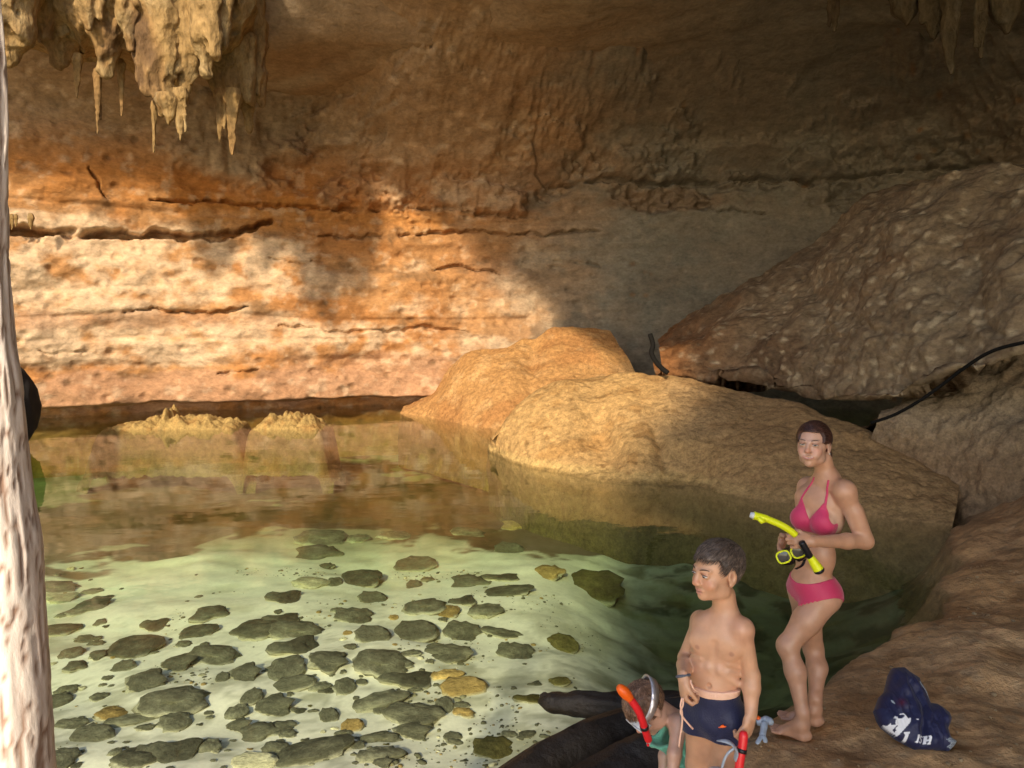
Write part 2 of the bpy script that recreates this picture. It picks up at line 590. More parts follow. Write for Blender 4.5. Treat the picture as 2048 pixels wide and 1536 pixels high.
# ------------------------------------------------------------------ pool bed, water, shore
SHORE = [(-30, 1.2), (-6, 1.7), (-2.6, 2.1), (-1.2, 2.3), (0.0, 2.75)] + [tuple(ground(a, b)[:2]) for a, b in (
    (1400, 1475), (1470, 1452), (1540, 1440), (1600, 1412), (1640, 1385), (1670, 1345), (1720, 1312), (1790, 1278), (1800, 1262), (1865, 1245), (1898, 1225), (1900, 1190),
    (1872, 1168), (1890, 1150), (1938, 1128), (1915, 1112), (1895, 1085), (1905, 1062), (1935, 1045))] + [(5.6, 9.0), (8, 10.2), (16, 12)]
SHORE = np.array(SHORE)
LANDPOLY = np.vstack([SHORE, [(30, 12), (30, -30), (-30, -30)]])


def shore_sd(p):                          # metres inland (positive) or out over the pool (negative)
    d, _ = polydist(p, SHORE)
    return np.where(inside(p, LANDPOLY), d, -d)


def bed_z(x, y):
    p = np.stack([x, y, 0 * x], 1)
    sd = shore_sd(p[:, :2])
    out = np.clip(-sd, 0, 99)
    deep = 0.30 + 0.085 * np.clip(y - 3, 0, 13) + 0.75 * smooth(0.2, 2.2, x) * smooth(12, 6, y)
    z = -deep * (1 - np.exp(-out / 0.55))
    z += (0.09 * fbm(p * 0.8, 3, 301) + (0.008 + 0.03 * smooth(0.5, 1.5, x)) * fbm(p * 3.1, 3, 303)) * smooth(0, 1, out)
    return z, sd


def land_z(x, y, sd):
    p = np.stack([x, y, 0 * x], 1)
    z = 0.20 * (1 - np.exp(-sd / 0.28)) + 0.03 * sd
    z += 0.9 * smooth(3.6, 6.5, x) * smooth(0, 1.6, sd) + 0.5 * smooth(4.6, 8.5, x) * smooth(0.2, 3, sd)
    z += (0.06 * fbm(p * 1.3, 4, 311) + 0.035 * fbm(p * 4, 5, 313, .6)) * smooth(0, 0.3, sd)
    wd, w2, _ = worley(p * [1.5, 1.5, 1] + 0.2 * np.stack([fbm(p * 2, 2, 315), fbm(p * 2, 2, 316), 0 * x], 1), 317)
    z += 0.018 * (smooth(0.0, 0.5, w2 - wd) - 0.6) * smooth(0.02, 0.25, sd)
    return z


def terrain(xs, ys):
    A, B = np.meshgrid(xs, ys, indexing='ij')
    x, y = A.ravel(), B.ravel()
    p = np.stack([x, y, 0 * x], 1)
    wob = 0.06 * fbm(p * 3.5, 4, 321)
    z, sd = bed_z(x, y)
    sd = sd + wob
    z = np.where(sd > 0, land_z(x, y, np.maximum(sd, 0)), np.minimum(z, np.maximum(-0.12, sd * 0.5)))
    return A, x, y, z, sd


def shell(xs, ys, name, mat, want, colour, **props):
    A, x, y, z, sd = terrain(xs, ys)
    ok = want(x, y, sd).reshape(A.shape)
    kf = ok[:-1, :-1] | ok[1:, :-1] | ok[1:, 1:] | ok[:-1, 1:]
    idx = np.arange(A.size).reshape(A.shape)
    qd = np.stack([idx[:-1, :-1], idx[1:, :-1], idx[1:, 1:], idx[:-1, 1:]], -1)[kf]
    used = np.unique(qd)
    rm = np.full(A.size, -1)
    rm[used] = np.arange(len(used))
    if mat is M_BED:
        z = z - 0.05 * smooth(-0.75, -0.40, sd)
    v = np.stack([x, y, z], 1)[used]
    return build(name, v, rm[qd], mat, col=colour(x, y, z, sd)[used], **props)


def bed_colour(x, y, z, sd):
    p = np.stack([x, y, 0 * x], 1)
    a, b = fbm(p * 0.7, 4, 331), fbm(p * 2.5, 4, 333)
    c = colour_mix((.86, .83, .68), [(smooth(0.1, 0.7, b) * 0.4, (.52, .50, .34)), (smooth(0.15, 0.5, fbm(p * [5, 7, 1], 4, 335) + 0.6 * b) * 0.5 * smooth(8.0, 4.8, y), (.27, .265, .16)), (smooth(0.25, 0.5, fbm(p * [11, 15, 1], 3, 337) + 0.3 * b) * 0.4 * smooth(9, 5.5, y), (.33, .32, .21)),
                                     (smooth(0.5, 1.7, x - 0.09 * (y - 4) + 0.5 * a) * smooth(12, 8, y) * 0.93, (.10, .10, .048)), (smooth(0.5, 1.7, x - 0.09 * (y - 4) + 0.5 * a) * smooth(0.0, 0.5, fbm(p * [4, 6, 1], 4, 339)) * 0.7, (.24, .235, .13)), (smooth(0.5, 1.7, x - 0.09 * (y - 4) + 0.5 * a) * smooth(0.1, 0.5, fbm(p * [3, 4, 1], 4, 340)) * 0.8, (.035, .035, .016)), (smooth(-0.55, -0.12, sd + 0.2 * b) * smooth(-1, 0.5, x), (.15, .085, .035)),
                                     (smooth(0.25, 0.6, b + 0.3 * a) * smooth(0.3, 1.5, x) * 0.5, (.16, .15, .05)),
                                     (smooth(9.3, 11.5, y + 0.8 * a) * 0.75, (.22, .155, .075))])
    # dark weedy mats on the far bed
    for px, py, rx, ry in ((230, 1015, 230, 95), (440, 1035, 140, 50), (310, 1108, 100, 26), (660, 1000, 130, 50), (800, 980, 250, 60), (600, 930, 200, 40), (960, 1000, 110, 60), (1080, 1080, 120, 40)):
        g = ground(px, py, -1.0)
        g2 = ground(px, py - ry, -1.0)
        d = np.sqrt(((x - g[0]) / (rx * g[1] / FPX)) ** 2 + ((y - g[1]) / abs(g2[1] - g[1])) ** 2) + 0.35 * b + 0.2 * a
        c = c * (1 - 0.9 * smooth(1.12, 0.95, d)[:, None]) + 0.9 * smooth(1.12, 0.95, d)[:, None] * np.array((.13, .075, .035))
    return c


def shore_colour(x, y, z, sd):
    p = np.stack([x, y, z * 0], 1)
    a, b, c = fbm(p * 0.9, 4, 341), fbm(p * 3.2, 5, 343), fbm(p * 11, 4, 345)
    return colour_mix((.50, .29, .125), [(smooth(-0.1, 0.6, a) * 0.6, (.58, .375, .19)), (smooth(0.1, 0.7, b) * 0.7, (.32, .165, .06)), (smooth(0.5, -1.5, y) * .9, (.55, .48, .37)),  # ground behind the camera made pale to bounce sunlight onto the people
                                          (smooth(0.35, 0.8, c) * 0.5, (.36, .27, .16)), (smooth(0.08, -0.02, sd) * 0.55, (.17, .10, .045)), (smooth(-0.1, -0.35, sd) * 0.8, (.12, .085, .035)),
                                          (smooth(4.0, 5.0, x + 0.4 * b) * 0.4, (.25, .145, .08))])


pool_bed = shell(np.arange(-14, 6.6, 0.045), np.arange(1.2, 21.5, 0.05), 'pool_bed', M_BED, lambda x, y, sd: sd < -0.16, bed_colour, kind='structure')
shore = shell(np.arange(-1.5, 7.6, 0.022), np.arange(1.6, 9.4, 0.022), 'shore_ground', M_SHORE, lambda x, y, sd: sd > -0.42, shore_colour, kind='structure')
outer = shell(np.arange(-26, 18, 0.3), np.arange(-24, 14, 0.3), 'cave_floor', M_SHORE,
              lambda x, y, sd: (sd > -0.3) & ~((x > -1.2) & (x < 7.3) & (y > 1.9) & (y < 9.1)), lambda x, y, z, sd: shore_colour(x, y, z, sd), kind='structure')
for v_ in outer.data.vertices:
    v_.co.z -= 0.03


def water_mat():
    m = bpy.data.materials.new('clear cave water')
    m.use_nodes = True
    n = m.node_tree
    n.nodes.remove(n.nodes['Principled BSDF'])
    L = n.links.new
    out = n.nodes['Material Output']
    tc = n.nodes.new('ShaderNodeTexCoord')
    mp = n.nodes.new('ShaderNodeMapping')
    mp.inputs['Scale'].default_value = (1.0, 1.7, 1)
    L(tc.outputs['Object'], mp.inputs['Vector'])
    nz = n.nodes.new('ShaderNodeTexNoise')
    nz.inputs['Scale'].default_value = 1.6
    nz.inputs['Detail'].default_value = 3
    L(mp.outputs[0], nz.inputs['Vector'])
    bp = n.nodes.new('ShaderNodeBump')
    bp.inputs['Strength'].default_value = 0.06
    bp.inputs['Distance'].default_value = 0.05
    L(nz.outputs['Fac'], bp.inputs['Height'])
    ge = n.nodes.new('ShaderNodeNewGeometry')
    dt = n.nodes.new('ShaderNodeVectorMath')
    dt.operation = 'DOT_PRODUCT'
    L(bp.outputs[0], dt.inputs[0])
    L(ge.outputs['Incoming'], dt.inputs[1])
    prev = dt.outputs['Value']

    def mth(op, a_, b_=None, c_=None):
        k = n.nodes.new('ShaderNodeMath')
        k.operation = op
        for i_, v_ in enumerate((a_, b_, c_)):
            if v_ is None:
                continue
            if isinstance(v_, (int, float)):
                k.inputs[i_].default_value = v_
            else:
                L(v_, k.inputs[i_])
        return k.outputs[0]
    # reflectance of a water surface, the same from above and below (the rays are not bent)
    g_ = mth('SUBTRACT', 1.0, mth('MINIMUM', mth('ABSOLUTE', prev), 1.0))
    fr_ = mth('MULTIPLY_ADD', mth('POWER', g_, 5.0), 0.98, 0.02)
    tr = n.nodes.new('ShaderNodeBsdfTransparent')
    gl = n.nodes.new('ShaderNodeBsdfGlossy')
    gl.inputs['Roughness'].default_value = 0.03
    L(bp.outputs[0], gl.inputs['Normal'])
    mx = n.nodes.new('ShaderNodeMixShader')
    L(fr_, mx.inputs[0])
    L(tr.outputs[0], mx.inputs[1])
    L(gl.outputs[0], mx.inputs[2])
    L(mx.outputs[0], out.inputs['Surface'])
    ab = n.nodes.new('ShaderNodeVolumeAbsorption')
    ab.inputs['Color'].default_value = (0.68, 0.86, 0.57, 1)
    ab.inputs['Density'].default_value = 0.38
    L(ab.outputs[0], out.inputs['Volume'])
    return m


bx = [(-24, 0.6, -6), (16, 0.6, -6), (16, 24, -6), (-24, 24, -6), (-24, 0.6, 0), (16, 0.6, 0), (16, 24, 0), (-24, 24, 0)]
water = build('pool_water', bx, [(0, 3, 2, 1), (4, 5, 6, 7), (0, 1, 5, 4), (1, 2, 6, 5), (2, 3, 7, 6), (3, 0, 4, 7)], water_mat(), shade=False, kind='structure')

# ------------------------------------------------------------------ shapes grown from distance fields
class Field:
    def __init__(self, lo, hi, h):
        self.ax = [np.arange(lo[k], hi[k] + h, h).astype(np.float32) for k in range(3)]
        self.h = h
        self.g = np.full([len(a) for a in self.ax], 0.3, np.float32)

    def block(self, lo, hi, pad):
        sl_ = []
        for k in range(3):
            a = self.ax[k]
            i0 = max(0, int(np.searchsorted(a, lo[k] - pad)) - 1)
            i1 = min(len(a), int(np.searchsorted(a, hi[k] + pad)) + 1)
            sl_.append(slice(i0, max(i1, i0)))
        return tuple(sl_)

    def coords(self, b):
        return np.meshgrid(self.ax[0][b[0]], self.ax[1][b[1]], self.ax[2][b[2]], indexing='ij')

    def put(self, b, d, k, op='+'):
        g = self.g[b]
        if op == '-':
            d = -d
            hh = np.clip(0.5 - 0.5 * (g - d) / k, 0, 1)
            self.g[b] = g * (1 - hh) + d * hh + k * hh * (1 - hh)
        else:
            hh = np.clip(0.5 + 0.5 * (g - d) / k, 0, 1)
            self.g[b] = g * (1 - hh) + d * hh - k * hh * (1 - hh)

    def cone(self, a, b, ra, rb, k=0.02, flat=None, op='+'):
        """tapered limb from a to b; flat = (axis, factor) squeezes its section along an axis"""
        a, b = np.asarray(a, float), np.asarray(b, float)
        r = max(ra, rb) * 1.1
        bl = self.block(np.minimum(a, b) - r, np.maximum(a, b) + r, k + 0.012)
        X, Y, Z = self.coords(bl)
        if X.size == 0:
            return
        P = [X - a[0], Y - a[1], Z - a[2]]
        ab = b - a
        t = np.clip((P[0] * ab[0] + P[1] * ab[1] + P[2] * ab[2]) / (ab @ ab + 1e-9), 0, 1)
        Q = [P[i] - t * ab[i] for i in range(3)]
        if flat is not None:
            n_, f = np.asarray(flat[0], float), flat[1]
            n_ = n_ / np.linalg.norm(n_)
            s_ = (Q[0] * n_[0] + Q[1] * n_[1] + Q[2] * n_[2]) * (1 / f - 1)
            Q = [Q[i] + s_ * n_[i] for i in range(3)]
        d = np.sqrt(Q[0] ** 2 + Q[1] ** 2 + Q[2] ** 2) - (ra + (rb - ra) * t)
        if flat is not None:
            d = d * min(1, flat[1])
        self.put(bl, d.astype(np.float32), k, op)

    def ell(self, c, r, M=None, k=0.02, op='+'):
        """ellipsoid; M rows = its three axes"""
        c, r = np.asarray(c, float), np.asarray(r, float)
        M = np.eye(3) if M is None else np.asarray(M)
        ext = np.sqrt(((M * r[:, None]) ** 2).sum(0))
        bl = self.block(c - ext, c + ext, k + 0.012)
        X, Y, Z = self.coords(bl)
        if X.size == 0:
            return
        P = [X - c[0], Y - c[1], Z - c[2]]
        L = [P[0] * M[i, 0] + P[1] * M[i, 1] + P[2] * M[i, 2] for i in range(3)]
        k0 = np.sqrt(sum((L[i] / r[i]) ** 2 for i in range(3)))
        k1 = np.sqrt(sum((L[i] / r[i] ** 2) ** 2 for i in range(3)))
        self.put(bl, (k0 * (k0 - 1) / np.maximum(k1, 1e-6)).astype(np.float32), k, op)


def surface(g, ax, b=None):
    """surface nets: quads around every grid edge that changes sign"""
    if b is not None:
        ax = [ax[k][b[k]] for k in range(3)]
    ins = g < 0
    c = np.zeros([n - 1 for n in g.shape], np.int8)
    for dx in (0, 1):
        for dy in (0, 1):
            for dz in (0, 1):
                c += ins[dx:ins.shape[0] - 1 + dx, dy:ins.shape[1] - 1 + dy, dz:ins.shape[2] - 1 + dz]
    I = np.stack(np.nonzero((c > 0) & (c < 8)), 1)
    idm = np.full(c.shape, -1, np.int32)
    idm[I[:, 0], I[:, 1], I[:, 2]] = np.arange(len(I))
    pos = np.zeros((len(I), 3))
    cnt = np.zeros(len(I))
    corners = [(a_, b_, c_) for a_ in (0, 1) for b_ in (0, 1) for c_ in (0, 1)]
    val = {q_: g[I[:, 0] + q_[0], I[:, 1] + q_[1], I[:, 2] + q_[2]].astype(float) for q_ in corners}
    for p_ in corners:
        for k in range(3):
            if p_[k] == 0:
                q_ = tuple(1 if j == k else p_[j] for j in range(3))
                a_, b_ = val[p_], val[q_]
                m = (a_ < 0) != (b_ < 0)
                t = np.where(m, a_ / np.where(m, a_ - b_, 1), 0)
                e = np.array(p_, float)[None] + np.eye(3)[k] * t[:, None]
                pos += e * m[:, None]
                cnt += m
    pos /= cnt[:, None]
    V = np.stack([ax[k][I[:, k]] + pos[:, k] * (ax[k][np.minimum(I[:, k] + 1, len(ax[k]) - 1)] - ax[k][I[:, k]]) for k in range(3)], 1)
    F = []
    for k in range(3):
        s0 = [slice(None)] * 3
        s1 = [slice(None)] * 3
        s0[k], s1[k] = slice(0, -1), slice(1, None)
        a_, b_ = ins[tuple(s0)], ins[tuple(s1)]
        E_ = np.stack(np.nonzero(a_ != b_), 1)
        u, v = (k + 1) % 3, (k + 2) % 3
        E_ = E_[(E_[:, u] > 0) & (E_[:, v] > 0) & (E_[:, u] < g.shape[u] - 1) & (E_[:, v] < g.shape[v] - 1)]
        if not len(E_):
            continue
        pol = a_[E_[:, 0], E_[:, 1], E_[:, 2]]
        eu, ev = np.eye(3, dtype=int)[u], np.eye(3, dtype=int)[v]
        q_ = [E_ - eu - ev, E_ - ev, E_, E_ - eu]
        q_ = np.stack([idm[x_[:, 0], x_[:, 1], x_[:, 2]] for x_ in q_], 1)
        q_[~pol] = q_[~pol][:, ::-1]
        F.append(q_)
    F = np.concatenate(F)
    F = F[(F >= 0).all(1)]
    return V, F



# ------------------------------------------------------------------ boulders: lofted between a waterline and a ridge
def resample(pts, n):
    return catmull(pts, n)


def loft_rock(name, foot, ridge, mat, colour, label, category='boulder', res=0.03, bulge=0.35, back=1.6, amp=(0.16, 0.05), seed=0, crease=None, down=1.3, group=None):
    """foot, ridge: lists of world points, same order; the skin rises from below the foot, over the ridge and down behind it"""
    n = int(max(40, min(420, np.linalg.norm(np.diff(np.array(foot), axis=0), axis=1).sum() / res)))
    F, G = resample(foot, n), resample(ridge, n)
    h = np.linalg.norm(G - F, axis=1).mean()
    m = int(max(24, min(200, h / res)))
    rows = []
    out = np.stack([0 * F[:, 0], -np.ones(n), 0 * F[:, 0]], 1)
    for t in np.linspace(-1, 0, 8, endpoint=False):
        rows.append(F + np.array([0, -0.25, 0]) * (-t) + np.array([0, 0, down]) * t)
    for t in np.linspace(0, 1, m):
        lift = bulge * math.sin(math.pi * t) ** 0.8 * h * 0.5
        rows.append(F * (1 - t) + G * t + np.array([0, -0.55, 0.83]) * lift)
    for t in np.linspace(0, 1, m // 2)[1:]:
        rows.append(G + np.array([0, back * t, 0]) + np.array([0, 0, -1.0]) * ((G[:, 2] + 1.2) * t * t)[:, None])
    V = np.stack(rows, 1)                       # n x rows x 3
    nu, nv = V.shape[:2]
    du = np.gradient(V, axis=0)
    dv = np.gradient(V, axis=1)
    N = np.cross(du, dv)
    N /= np.linalg.norm(N, axis=2)[..., None] + 1e-9
    P = V.reshape(-1, 3)
    wd_, _, wr_ = worley(P * 7.5, seed + 7)
    d = -amp[1] * .9 * smooth(.34, .05, wd_) * (wr_ > .45) + amp[1] * .12 * fbm(P * 30, 2, seed + 8) + amp[0] * fbm(P * 0.9, 3, seed + 1) + amp[1] * fbm(P * 3.2, 4, seed + 3) + amp[1] * 0.35 * fbm(P * 10, 3, seed + 5)
    if crease is not None:
        d += crease(P)
    P = P + N.reshape(-1, 3) * d[:, None]
    f, v = gridfaces(nu, nv), P
    o = build(name, v, f, mat, col=colour(P), label=label, category=category)
    if group:
        o['group'] = group
    return o


def G0(*pts):
    return [ground(a, b) for a, b in pts]


def gold(P):
    a, b, c = fbm(P * 0.8, 4, 401), fbm(P * 3, 4, 403), fbm(P * 9, 4, 405)
    return colour_mix((.44, .27, .105), [(smooth(0, 0.6, a) * .6, (.50, .33, .15)), (smooth(0.1, 0.6, b) * .6, (.33, .175, .055)),
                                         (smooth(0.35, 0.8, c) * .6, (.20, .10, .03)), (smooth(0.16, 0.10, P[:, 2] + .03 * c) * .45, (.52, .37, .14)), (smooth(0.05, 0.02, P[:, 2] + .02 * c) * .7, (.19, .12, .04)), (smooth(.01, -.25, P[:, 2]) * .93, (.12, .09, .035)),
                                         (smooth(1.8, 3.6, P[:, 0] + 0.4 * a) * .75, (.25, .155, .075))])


def rusty(P):
    a, b = fbm(P * 0.8, 4, 411), fbm(P * 3, 4, 413)
    return colour_mix((.42, .23, .085), [(smooth(-.02, -.3, P[:, 2]) * .9, (.13, .08, .03)), (smooth(0, 0.6, a) * .6, (.33, .15, .05)), (smooth(0.1, 0.6, b) * .5, (.50, .31, .14))])


loft_rock('boulder', G0((800, 826), (850, 833), (900, 843), (960, 855), (1010, 862), (1080, 868), (1200, 868), (1330, 860)),
          [at(815, 812, 19.2), at(868, 778, 19.0), at(905, 735, 18.8), at(950, 703, 18.6), at(1005, 692, 18.4), at(1060, 672, 18.6), at(1130, 658, 18.8), at(1220, 664, 18.6), at(1330, 694, 18)][:8],
          M_ROCK, rusty, 'rust brown boulder against the back wall, behind the large golden boulder', bulge=0.08, amp=(.12, .030), seed=420,
          crease=lambda P: -0.2 * np.exp(-((P[:, 0] - 0.35 - 0.25 * (P[:, 1] - 16) * 0.3) / 0.28) ** 2) * smooth(0, .4, P[:, 2]), back=2.0)
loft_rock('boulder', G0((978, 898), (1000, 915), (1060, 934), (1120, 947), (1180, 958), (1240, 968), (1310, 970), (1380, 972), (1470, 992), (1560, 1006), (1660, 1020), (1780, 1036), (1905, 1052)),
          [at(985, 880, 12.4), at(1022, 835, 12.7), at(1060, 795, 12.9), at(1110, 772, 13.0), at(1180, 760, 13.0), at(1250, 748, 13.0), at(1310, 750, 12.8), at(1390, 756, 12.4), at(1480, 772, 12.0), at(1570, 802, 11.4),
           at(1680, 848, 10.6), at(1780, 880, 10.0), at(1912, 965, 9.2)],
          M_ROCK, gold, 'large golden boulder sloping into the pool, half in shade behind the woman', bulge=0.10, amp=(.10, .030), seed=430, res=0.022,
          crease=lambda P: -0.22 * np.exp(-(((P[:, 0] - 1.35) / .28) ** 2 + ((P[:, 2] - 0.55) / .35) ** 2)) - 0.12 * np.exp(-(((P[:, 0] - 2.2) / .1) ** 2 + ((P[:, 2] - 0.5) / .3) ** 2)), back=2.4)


# two low rocks breaking the surface under the far wall
def lump(c, r, seed, n=3, amp=0.25, squash=1.0, fine=0.08):
    import bmesh
    bm = bmesh.new()
    bmesh.ops.create_icosphere(bm, subdivisions=n, radius=1)
    v = np.array([q_.co[:] for q_ in bm.verts])
    f = [tuple(x.index for x in g.verts) for g in bm.faces]
    bm.free()
    d = 1 + amp * fbm(v * 1.1 + seed, 3, seed % 1000) + fine * fbm(v * 4 + seed, 3, seed % 991)
    return v * d[:, None] * np.asarray(r) + np.asarray(c), np.array(f)


def islet(px0, px1, py, top, bumps, seed, label):
    a, b = ground(px0, py), ground(px1, py)
    c = (a + b) / 2
    wx = (b[0] - a[0]) / 2
    n, m = 120, 40
    u, v = np.meshgrid(np.linspace(-1, 1, n), np.linspace(-1, 1, m), indexing='ij')
    x = c[0] + u * wx * 1.35
    y = c[1] + 0.45 + v * 0.75
    hh = np.zeros_like(u)
    for bu, bw, bh in bumps:
        hh = np.maximum(hh, bh * np.exp(-np.abs((u * 1.32 - bu) / bw) ** 3))
    p = np.stack([x, y, 0 * x], -1)
    z = top * hh * np.clip(1 - np.abs(v) ** 2.5, 0, 1) * (1 + 0.5 * fbm(p * 6, 4, seed)) + 0.05 * fbm(p * 9, 3, seed + 2) - 0.06
    z = z - 1.1 * smooth(.72, 1.0, np.abs(u)) - 0.9 * smooth(.7, 1.0, np.abs(v))
    P = np.stack([x, y, z], -1).reshape(-1, 3)
    a_ = fbm(P * 6, 4, seed + 5)
    build('low_rock', P, gridfaces(n, m), M_ROCK, col=colour_mix((.36, .24, .085), [(smooth(0, .6, a_) * .7, (.34, .19, .06)), (smooth(-.02, -.12, P[:, 2]) * .95, (.20, .135, .06))]), label=label, category='rock')


islet(200, 465, 858, .34, [(-.65, .25, .35), (-.35, .2, .65), (-.08, .10, 1.3), (.15, .2, .8), (.5, .3, .75), (.8, .2, .45)], 441, 'long low yellow rock breaking the water under the back wall')
islet(500, 642, 858, .30, [(-.5, .35, .75), (0, .4, 1.0), (.5, .35, .8)], 447, 'short domed yellow rock breaking the water between long low rock and boulders')

# near-black rock by the trunk
v_, f_ = lump(at(30, 815, 13.2), (.33, .45, .70), 455, 4, .16, fine=.06)
build('dark_rock', v_, f_, plain('very dark rock', (.012, .008, .006), .95, vary=.4, bump=.6, bscale=9), label='black rock at the waterline, beside the pale tree trunk', category='rock')

# ------------------------------------------------------------------ flowstone slope on the right
def flow_colour(P, side=0):
    a, b = fbm(P * 0.7, 4, 461), fbm(P * 2.6, 4, 463)
    f1, f2, rid = worley(P * [5.5, 5.5, 8.5] + 0.8 * np.stack([b, a, b], 1), 465)
    t = smooth(2.2, 5.2, P[:, 0] + 0.5 * a)
    base = colour_mix((.20, .08, .024), [(t, (.21, .15, .088)), (smooth(0.0, .6, a) * .5, (.10, .046, .02)), (smooth(.1, .6, b) * .5 * t, (.26, .20, .125))])
    k = smooth(.55, .12, f1) * smooth(.5, .7, rid) * (0.3 + 0.7 * t)
    return base * (1 - k[:, None] * .85) + np.array((.46, .37, .235)) * k[:, None] * .85


def flow_sheet(name, top, bot, label, seed, knob=0.10, lip=0.35, under=1.2, drape=0.0, res=0.026, colour=flow_colour, bulge=.25, scale=4.2):
    n = int(np.linalg.norm(np.diff(np.array(bot), axis=0), axis=1).sum() / res)
    T, B = catmull(top, n), catmull(bot, n)
    m = int(np.linalg.norm(T - B, axis=1).max() / res)
    rows = []
    for t in np.linspace(0, 1, 14)[:-1]:                     # back to the wall behind the top edge
        rows.append(T + np.array([0.3, 2.2, .25]) * (1 - t))
    for t in np.linspace(0, 1, m):
        rows.append(T * (1 - t) + B * t + np.array([-.3, -.7, .6]) * bulge * math.sin(math.pi * t))
    for t in np.linspace(0, 1, 16)[1:]:                       # rounded lip and underside
        rows.append(B + np.array([0, .12, -lip * .45]) * math.sin(t * math.pi) + np.array([.05, under, .10]) * t)
    V = np.stack(rows, 1)
    nu, nv = V.shape[:2]
    N = np.cross(np.gradient(V, axis=0), np.gradient(V, axis=1))
    N /= np.linalg.norm(N, axis=2)[..., None] + 1e-9
    P = V.reshape(-1, 3)
    wp = np.stack([fbm(P * 2.2, 2, seed + 20), fbm(P * 2.2, 2, seed + 21), fbm(P * 2.2, 2, seed + 22)], 1) * .25
    SC = np.array([.8, .8, 1.15])
    f1, f2, rid = worley(P * scale * .62 * SC + wp * scale * .9, seed)
    g1, g2, gid = worley(P * scale * 1.9 * SC + wp * 4, seed + 9)
    low_ = np.tile(np.linspace(0, 1, nv), nu)
    d = .22 * fbm(P * .8, 3, seed + 1) + -knob * (.5 + .7 * low_) * fbm(P * [1.5, 1.5, 2.1] + wp, 3, seed + 2, .5, True) - knob * .16 * fbm(P * [4.2, 4.2, 6.2] + wp * 2, 3, seed + 4, .55, True) + .02 * fbm(P * 11, 3, seed + 6) + 0 * f1 * g1
    if drape:
        u = np.repeat(np.linspace(0, 1, nu), nv)
        tt = np.tile(np.arange(nv), nu)
        near = np.exp(-np.abs(tt - (13 + m)) / (m * .22))
        d += drape * near * (fbm(np.stack([u * 15, u * 0, u * 0], 1), 2, seed + 31))
        P = P + np.array([0, 0, -1.0]) * (near * drape * 1.1 * np.clip(fbm(np.stack([u * 11, u * 0, u * 0], 1), 2, seed + 33), -.3, 1))[:, None]
    row_ = np.tile(np.arange(nv), nu)
    d = d * np.where(row_ > 12 + m, np.exp(-(row_ - 12.0 - m) / 2.5), 1)
    P = P + N.reshape(-1, 3) * (d * np.sign(-N.reshape(-1, 3)[:, 1].mean()))[:, None]
    return build(name, P, gridfaces(nu, nv), M_FLOW, col=colour(P), label=label, category='flowstone')


# the thick crust the stalactites grow from
def crust(seed=640):
    n, m = 150, 56
    U, V_ = np.meshgrid(np.linspace(0, 1, n), np.linspace(0, 1, m), indexing='ij')
    px = 40 + 470 * U
    low_ = np.interp(px, [40, 120, 200, 260, 340, 430, 480, 510], [95, 118, 135, 140, 165, 150, 120, 60]) + 22 * fbm(np.stack([U * 9, U * 0, U * 0], -1), 3, seed)
    Yd = 13.9 - .9 * np.sin(np.pi * np.clip(V_, 0, 1)) - .2 * np.sin(np.pi * U)
    P = at(px, -150 + (low_ + 150) * V_, Yd + 1.2 * smooth(.8, 1.0, V_)).reshape(-1, 3)
    P += np.stack([0 * P[:, 0], -.34 * fbm(P * [1.5, 1.5, .8], 4, seed + 3) - .12 * fbm(P * [4, 4, 2.2], 3, seed + 5), .05 * fbm(P * 3, 3, seed + 7)], 1)
    return P, gridfaces(n, m)


flow_sheet('flowstone', [at(1322, 700, 15.5), at(1420, 640, 15), at(1550, 572, 14.2), at(1700, 472, 13.0), at(1800, 392, 12.2), at(1950, 342, 11.2), at(2110, 322, 10), at(2420, 300, 8.4)],
           [at(1325, 742, 13.6), at(1450, 765, 13.0), at(1560, 772, 12.2), at(1640, 784, 11.2), at(1720, 796, 10.2), at(1850, 780, 9.2), at(2110, 672, 8.0), at(2420, 560, 6.9)],
           'large knobbly brown and cream flowstone slope descending from the upper right', 470, knob=.075, drape=.05)


def smooth_rock_colour(P):
    a, b = fbm(P * .9, 4, 481), fbm(P * 3.3, 4, 483)
    return colour_mix((.27, .195, .115), [(smooth(0, .6, a) * .6, (.20, .125, .065)), (smooth(.1, .7, b) * .5, (.33, .25, .155)), (smooth(1.2, .4, P[:, 2]) * .5, (.22, .12, .055))])


loft_rock('rock_bulge', [at(1735, 872, 9.9), at(1790, 900, 9.6), at(1850, 935, 9.3), at(1905, 975, 8.9), at(1935, 1040, 8.5), at(1990, 1075, 8.1), at(2140, 1120, 7.3), at(2420, 1190, 6.3)],
          [at(1755, 842, 10.6), at(1800, 818, 10.5), at(1860, 778, 10.4), at(1930, 732, 10.2), at(1985, 703, 10.0), at(2050, 690, 9.7), at(2180, 660, 9.2), at(2420, 600, 8.2)],
          M_ROCK, smooth_rock_colour, 'smooth rounded grey brown rock bulge below the flowstone, at the right', category='rock', bulge=.28, amp=(.2, .06), seed=485, back=2.5, down=1.0)

